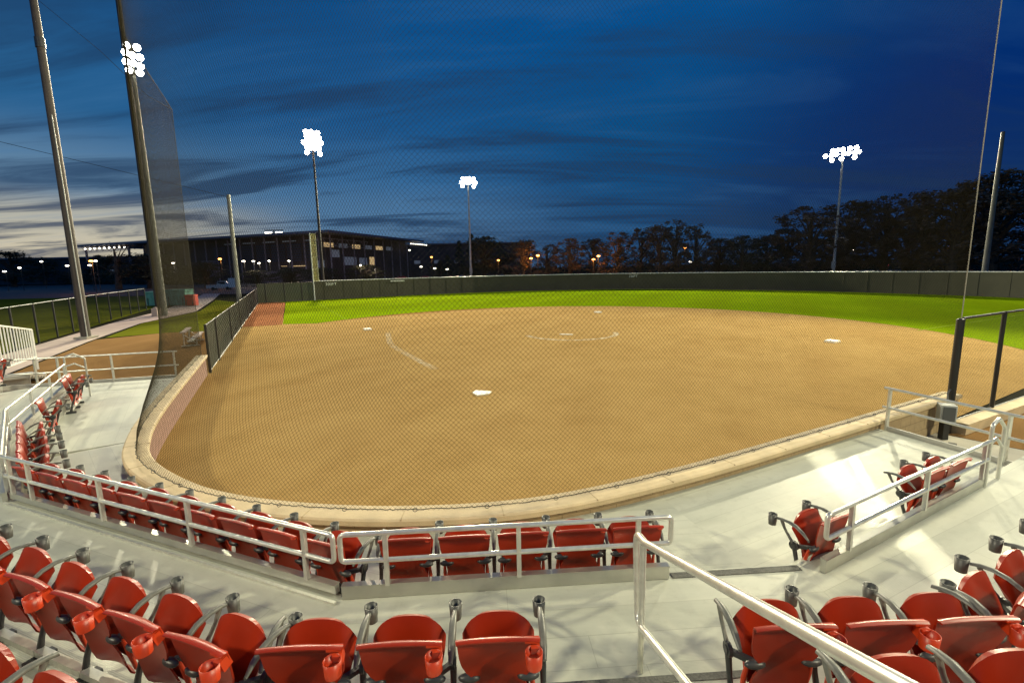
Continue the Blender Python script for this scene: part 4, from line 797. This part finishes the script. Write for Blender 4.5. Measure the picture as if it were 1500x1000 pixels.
ORD3 = ['first', 'second', 'third', 'fourth', 'fifth', 'sixth', 'seventh', 'eighth', 'ninth', 'tenth', 'eleventh', 'twelfth', 'thirteenth', 'fourteenth', 'fifteenth', 'sixteenth', 'seventeenth', 'eighteenth', 'nineteenth', 'twentieth', 'twenty-first', 'twenty-second']
for i, (k, x, y, z) in enumerate(LAMPS):
    word = {'o': 'orange', 'w': 'white', 'g': 'green', 'r': 'red'}[k]
    order = 1+sum(1 for a in LAMPS if a[0] == k and a[1]/a[2] < x/y); side = 'from the left'
    lab = 'small %s lamp glowing in the distance, %s from the path side' % (word, ORD3[order-1])
    th = thing('street_lamp', (x, y, 0), lab, 'street lamp', 'small lamps glowing in the distance')
    MB().tube([(x, y, 0), (x, y, z+.3)], .07, 6).build('lamp_post', M['iron'], th, True); MB().bar((x, y+.3, z+.35), (x, y-.5, z+.35), .25, .10).build('lamp_arm', M['iron'], th, True)
    MB().ball((x, y-.25, z+.12), (.38, .38, .16) if k in 'ow' else (.16, .16, .16), 10, 5).build('lamp_glass', M['lamp'+k], th, True)
    if k == 'o' or (k == 'w' and -90 < x < -35 and y <= 150):
        L = bpy.data.lights.new('street_lamp_light', 'POINT'); L.energy = 620 if k == 'o' else 420; L.color = (1, .34, .06) if k == 'o' else (1, .80, .62); L.shadow_soft_size = .4; lo = link(bpy.data.objects.new('street_lamp_light', L)); lo.location = (x, y-.9, z-.2)
# ------------------------------------------------------------------ trees
TREES=[('round',-175.0,170.0,12.3,14.6),('round',-183.3,190.0,10.5,10.9),('round',-159.2,190.0,11.1,10.9),('bare',-97.6,120.0,11.3,12.0),('round',-93.3,125.0,8.7,14.3),('round',-75.6,120.0,6.3,9.4),('round',-68.2,130.0,4.1,8.2),('round',-59.2,130.0,4.5,9.3),('round',-55.7,142.0,4.5,10.6),('round',-45.1,150.0,5.3,9.6),('conifer',-27.5,190.0,7.1,7.1),('conifer',-26.0,200.0,9.5,6.3),('conifer',-20.0,190.0,14.3,6.5),('conifer',-12.0,150.0,14.1,5.6),('round',-8.2,150.0,13.0,12.0),('round',-1.7,160.0,8.0,9.1),('loose',3.0,120.0,10.2,7.9),('loose',9.6,130.0,9.5,8.2),('loose',14.7,120.0,10.3,7.9),('loose',21.5,125.0,10.4,8.6),('loose',25.4,115.0,11.4,8.2),('loose',32.3,120.0,12.4,7.9),('loose',33.9,110.0,12.4,6.9),('loose',37.5,110.0,13.5,6.3),('loose',41.9,110.0,12.2,6.9),('round',53.9,125.0,9.9,7.9),('round',57.5,120.0,10.2,8.6),('round',66.1,125.0,10.5,8.9),('round',65.5,115.0,11.4,8.2),('loose',62.5,101.0,15.2,13.5),('loose',71.5,103.0,16.0,12.5),('loose',79.5,103.0,17.4,12.5),('round',76,112.0,11,13),('loose',78.5,92.0,16.2,13.0),('loose',80.2,88.0,17.0,13.5),('loose',93.8,100.0,17.4,13.0),('round',90,110.0,13,13),('loose',87.6,88.0,18.6,15.0),('loose',97.8,89.0,18.0,13.5)]
def tree_proto(kind, seed, m):
    R = random.Random(seed); H = 10.0; tk = MB(); lf = MB()
    tk.tube([(0, 0, 0), (R.uniform(-.1, .1), 0, H*.35), (R.uniform(-.2, .2), R.uniform(-.2, .2), H*.75), (0, 0, H*.93)], [.28, .2, .1, .02], 7)
    blobs = []
    if kind == 'conifer':
        for k in range(150): z = H*(.08+.9*(k/150)); rr = 1.75*(1-z/H)**.85+.1; q = R.uniform(0, 6.28); blobs.append((rr*R.uniform(.4, 1)*math.cos(q), rr*R.uniform(.4, 1)*math.sin(q), z, .32, 20))
    else:
        nb = {'round': 84, 'loose': 66, 'bare': 26}[kind]; lo = .12 if kind == 'round' else .15
        for k in range(nb):
            t = R.random(); z = H*(lo+(.98-lo)*t**.8); env = math.sin(math.pi*min(1, .12+.86*(z/H)))**.6 if kind == 'round' else (math.sin(math.pi*(.15+.78*(z/H)))**.7)*(.7+.5*R.random())
            q = R.uniform(0, 6.28); rr = 2.9*env*math.sqrt(R.random()); p = (rr*math.cos(q), rr*math.sin(q), z); blobs.append((*p, R.uniform(.38, .85) if kind == 'round' else R.uniform(.3, .75), 66 if kind == 'round' else 60))
            if k % 2 == 0: tk.tube([(0, 0, max(1.5, z*.55)), (p[0]*.5, p[1]*.5, z*.8), (p[0], p[1], z)], [.10, .055, .015], 5)
    for x, y, z, r, n_ in blobs:
        for k in range(n_ if kind != 'bare' else 14):
            d = V(R.gauss(0, 1), R.gauss(0, 1), R.gauss(0, .8)); d = d.normalized()*r*R.random()**.45; c = V(x, y, z)+d; s = R.uniform(.07, .17); a = V(R.gauss(0, 1), R.gauss(0, 1), R.gauss(0, 1)).normalized(); b = a.cross(V(R.gauss(0, 1), R.gauss(0, 1), R.gauss(0, 1))).normalized()
            lf.add([c-a*s, c-b*s*.6, c+a*s, c+b*s*.6], [(0, 1, 2, 3)])
    return tk, lf
TP = {}
def tree(i, kind, x, y, h, w):
    v = i % (3 if kind in ('round', 'loose') else 1); key = (kind, v)
    mk = 'leafc' if kind == 'conifer' else ('leafb' if kind in ('loose', 'bare') else 'leaf')
    if key not in TP:
        r = thing('tree', (x, y, 0), 'x', 'tree', 'trees beyond the outfield'); tk, lf = tree_proto(kind, 11+i, None); tk.build('trunk', M['bark'], r); lf.build('crown', M[mk], r); TP[key] = r; KIDS[r.name] = list(r.children); o = r
    else: o = copy_tree(TP[key]); o.location = (x, y, 0)
    o.rotation_euler = (0, 0, i*1.7); ww = w*1.28/5.4 if kind != 'conifer' else w/3.6
    o.scale = (ww, ww, h/10); return o
NM = {'round': 'dense dark bushy tree', 'loose': 'tall loose brownish tree', 'conifer': 'pointed dark conifer', 'bare': 'sparse half-bare tree'}
cnt = {}; ORD2 = ['first', 'second', 'third', 'fourth', 'fifth', 'sixth', 'seventh', 'eighth', 'ninth', 'tenth', 'eleventh', 'twelfth', 'thirteenth', 'fourteenth', 'fifteenth', 'sixteenth', 'seventeenth', 'eighteenth', 'nineteenth', 'twentieth', 'last']
for i, (k, x, y, h, w) in enumerate(sorted(TREES, key=lambda t: t[1]/t[2])):
    cnt[k] = cnt.get(k, 0)+1; tot = sum(1 for t in TREES if t[0] == k)
    o = tree(i, k, x, y, h, w); zone = 'near the arena hall' if x/y < -.2 else ('in the middle tree line' if x/y < .6 else 'in the tallest group')
    o['label'] = '%s %s, %s from the arena' % (NM[k], zone, ORD2[cnt[k]-1]) if tot > 1 else NM[k]+' in front of the trussed end of the arena hall'
# low hedge masses that close the view under the crowns
def hedge(name, a, b, h, dep, label, seed):
    R = random.Random(seed); a = V(*a, 0); b = V(*b, 0); L = (b-a).length; lf = MB(); d = (b-a)/L; q = V(-d.y, d.x, 0)
    for k in range(int(L*90)):
        s = R.random()*L; hh = h*(.75+.25*math.sin(s*.35+seed)+.12*math.sin(s*1.3)); c = a+d*s+q*R.uniform(-dep, dep)+V(0, 0, hh*R.random()**.7); sz = R.uniform(.12, .3); e = V(R.gauss(0, 1), R.gauss(0, 1), R.gauss(0, 1)).normalized(); f = e.cross(V(R.gauss(0, 1), R.gauss(0, 1), R.gauss(0, 1))).normalized()
        lf.add([c-e*sz, c-f*sz, c+e*sz, c+f*sz], [(0, 1, 2, 3)])
    return tag(lf.build(name, M['leaf']), label, 'hedge', kind='stuff')
hedge('undergrowth', (0, 172), (60, 140), 8.0, 2.5, 'dark undergrowth closing the gap under the middle trees', 1); hedge('undergrowth', (52, 128), (118, 92), 9.5, 2.5, 'dark undergrowth under the tall right-hand trees', 2); hedge('undergrowth', (-34, 205), (-2, 176), 7, 2, 'dark undergrowth behind the conifers', 3); hedge('undergrowth', (-190, 205), (-95, 150), 5.5, 3, 'dark undergrowth left of the arena hall', 4)
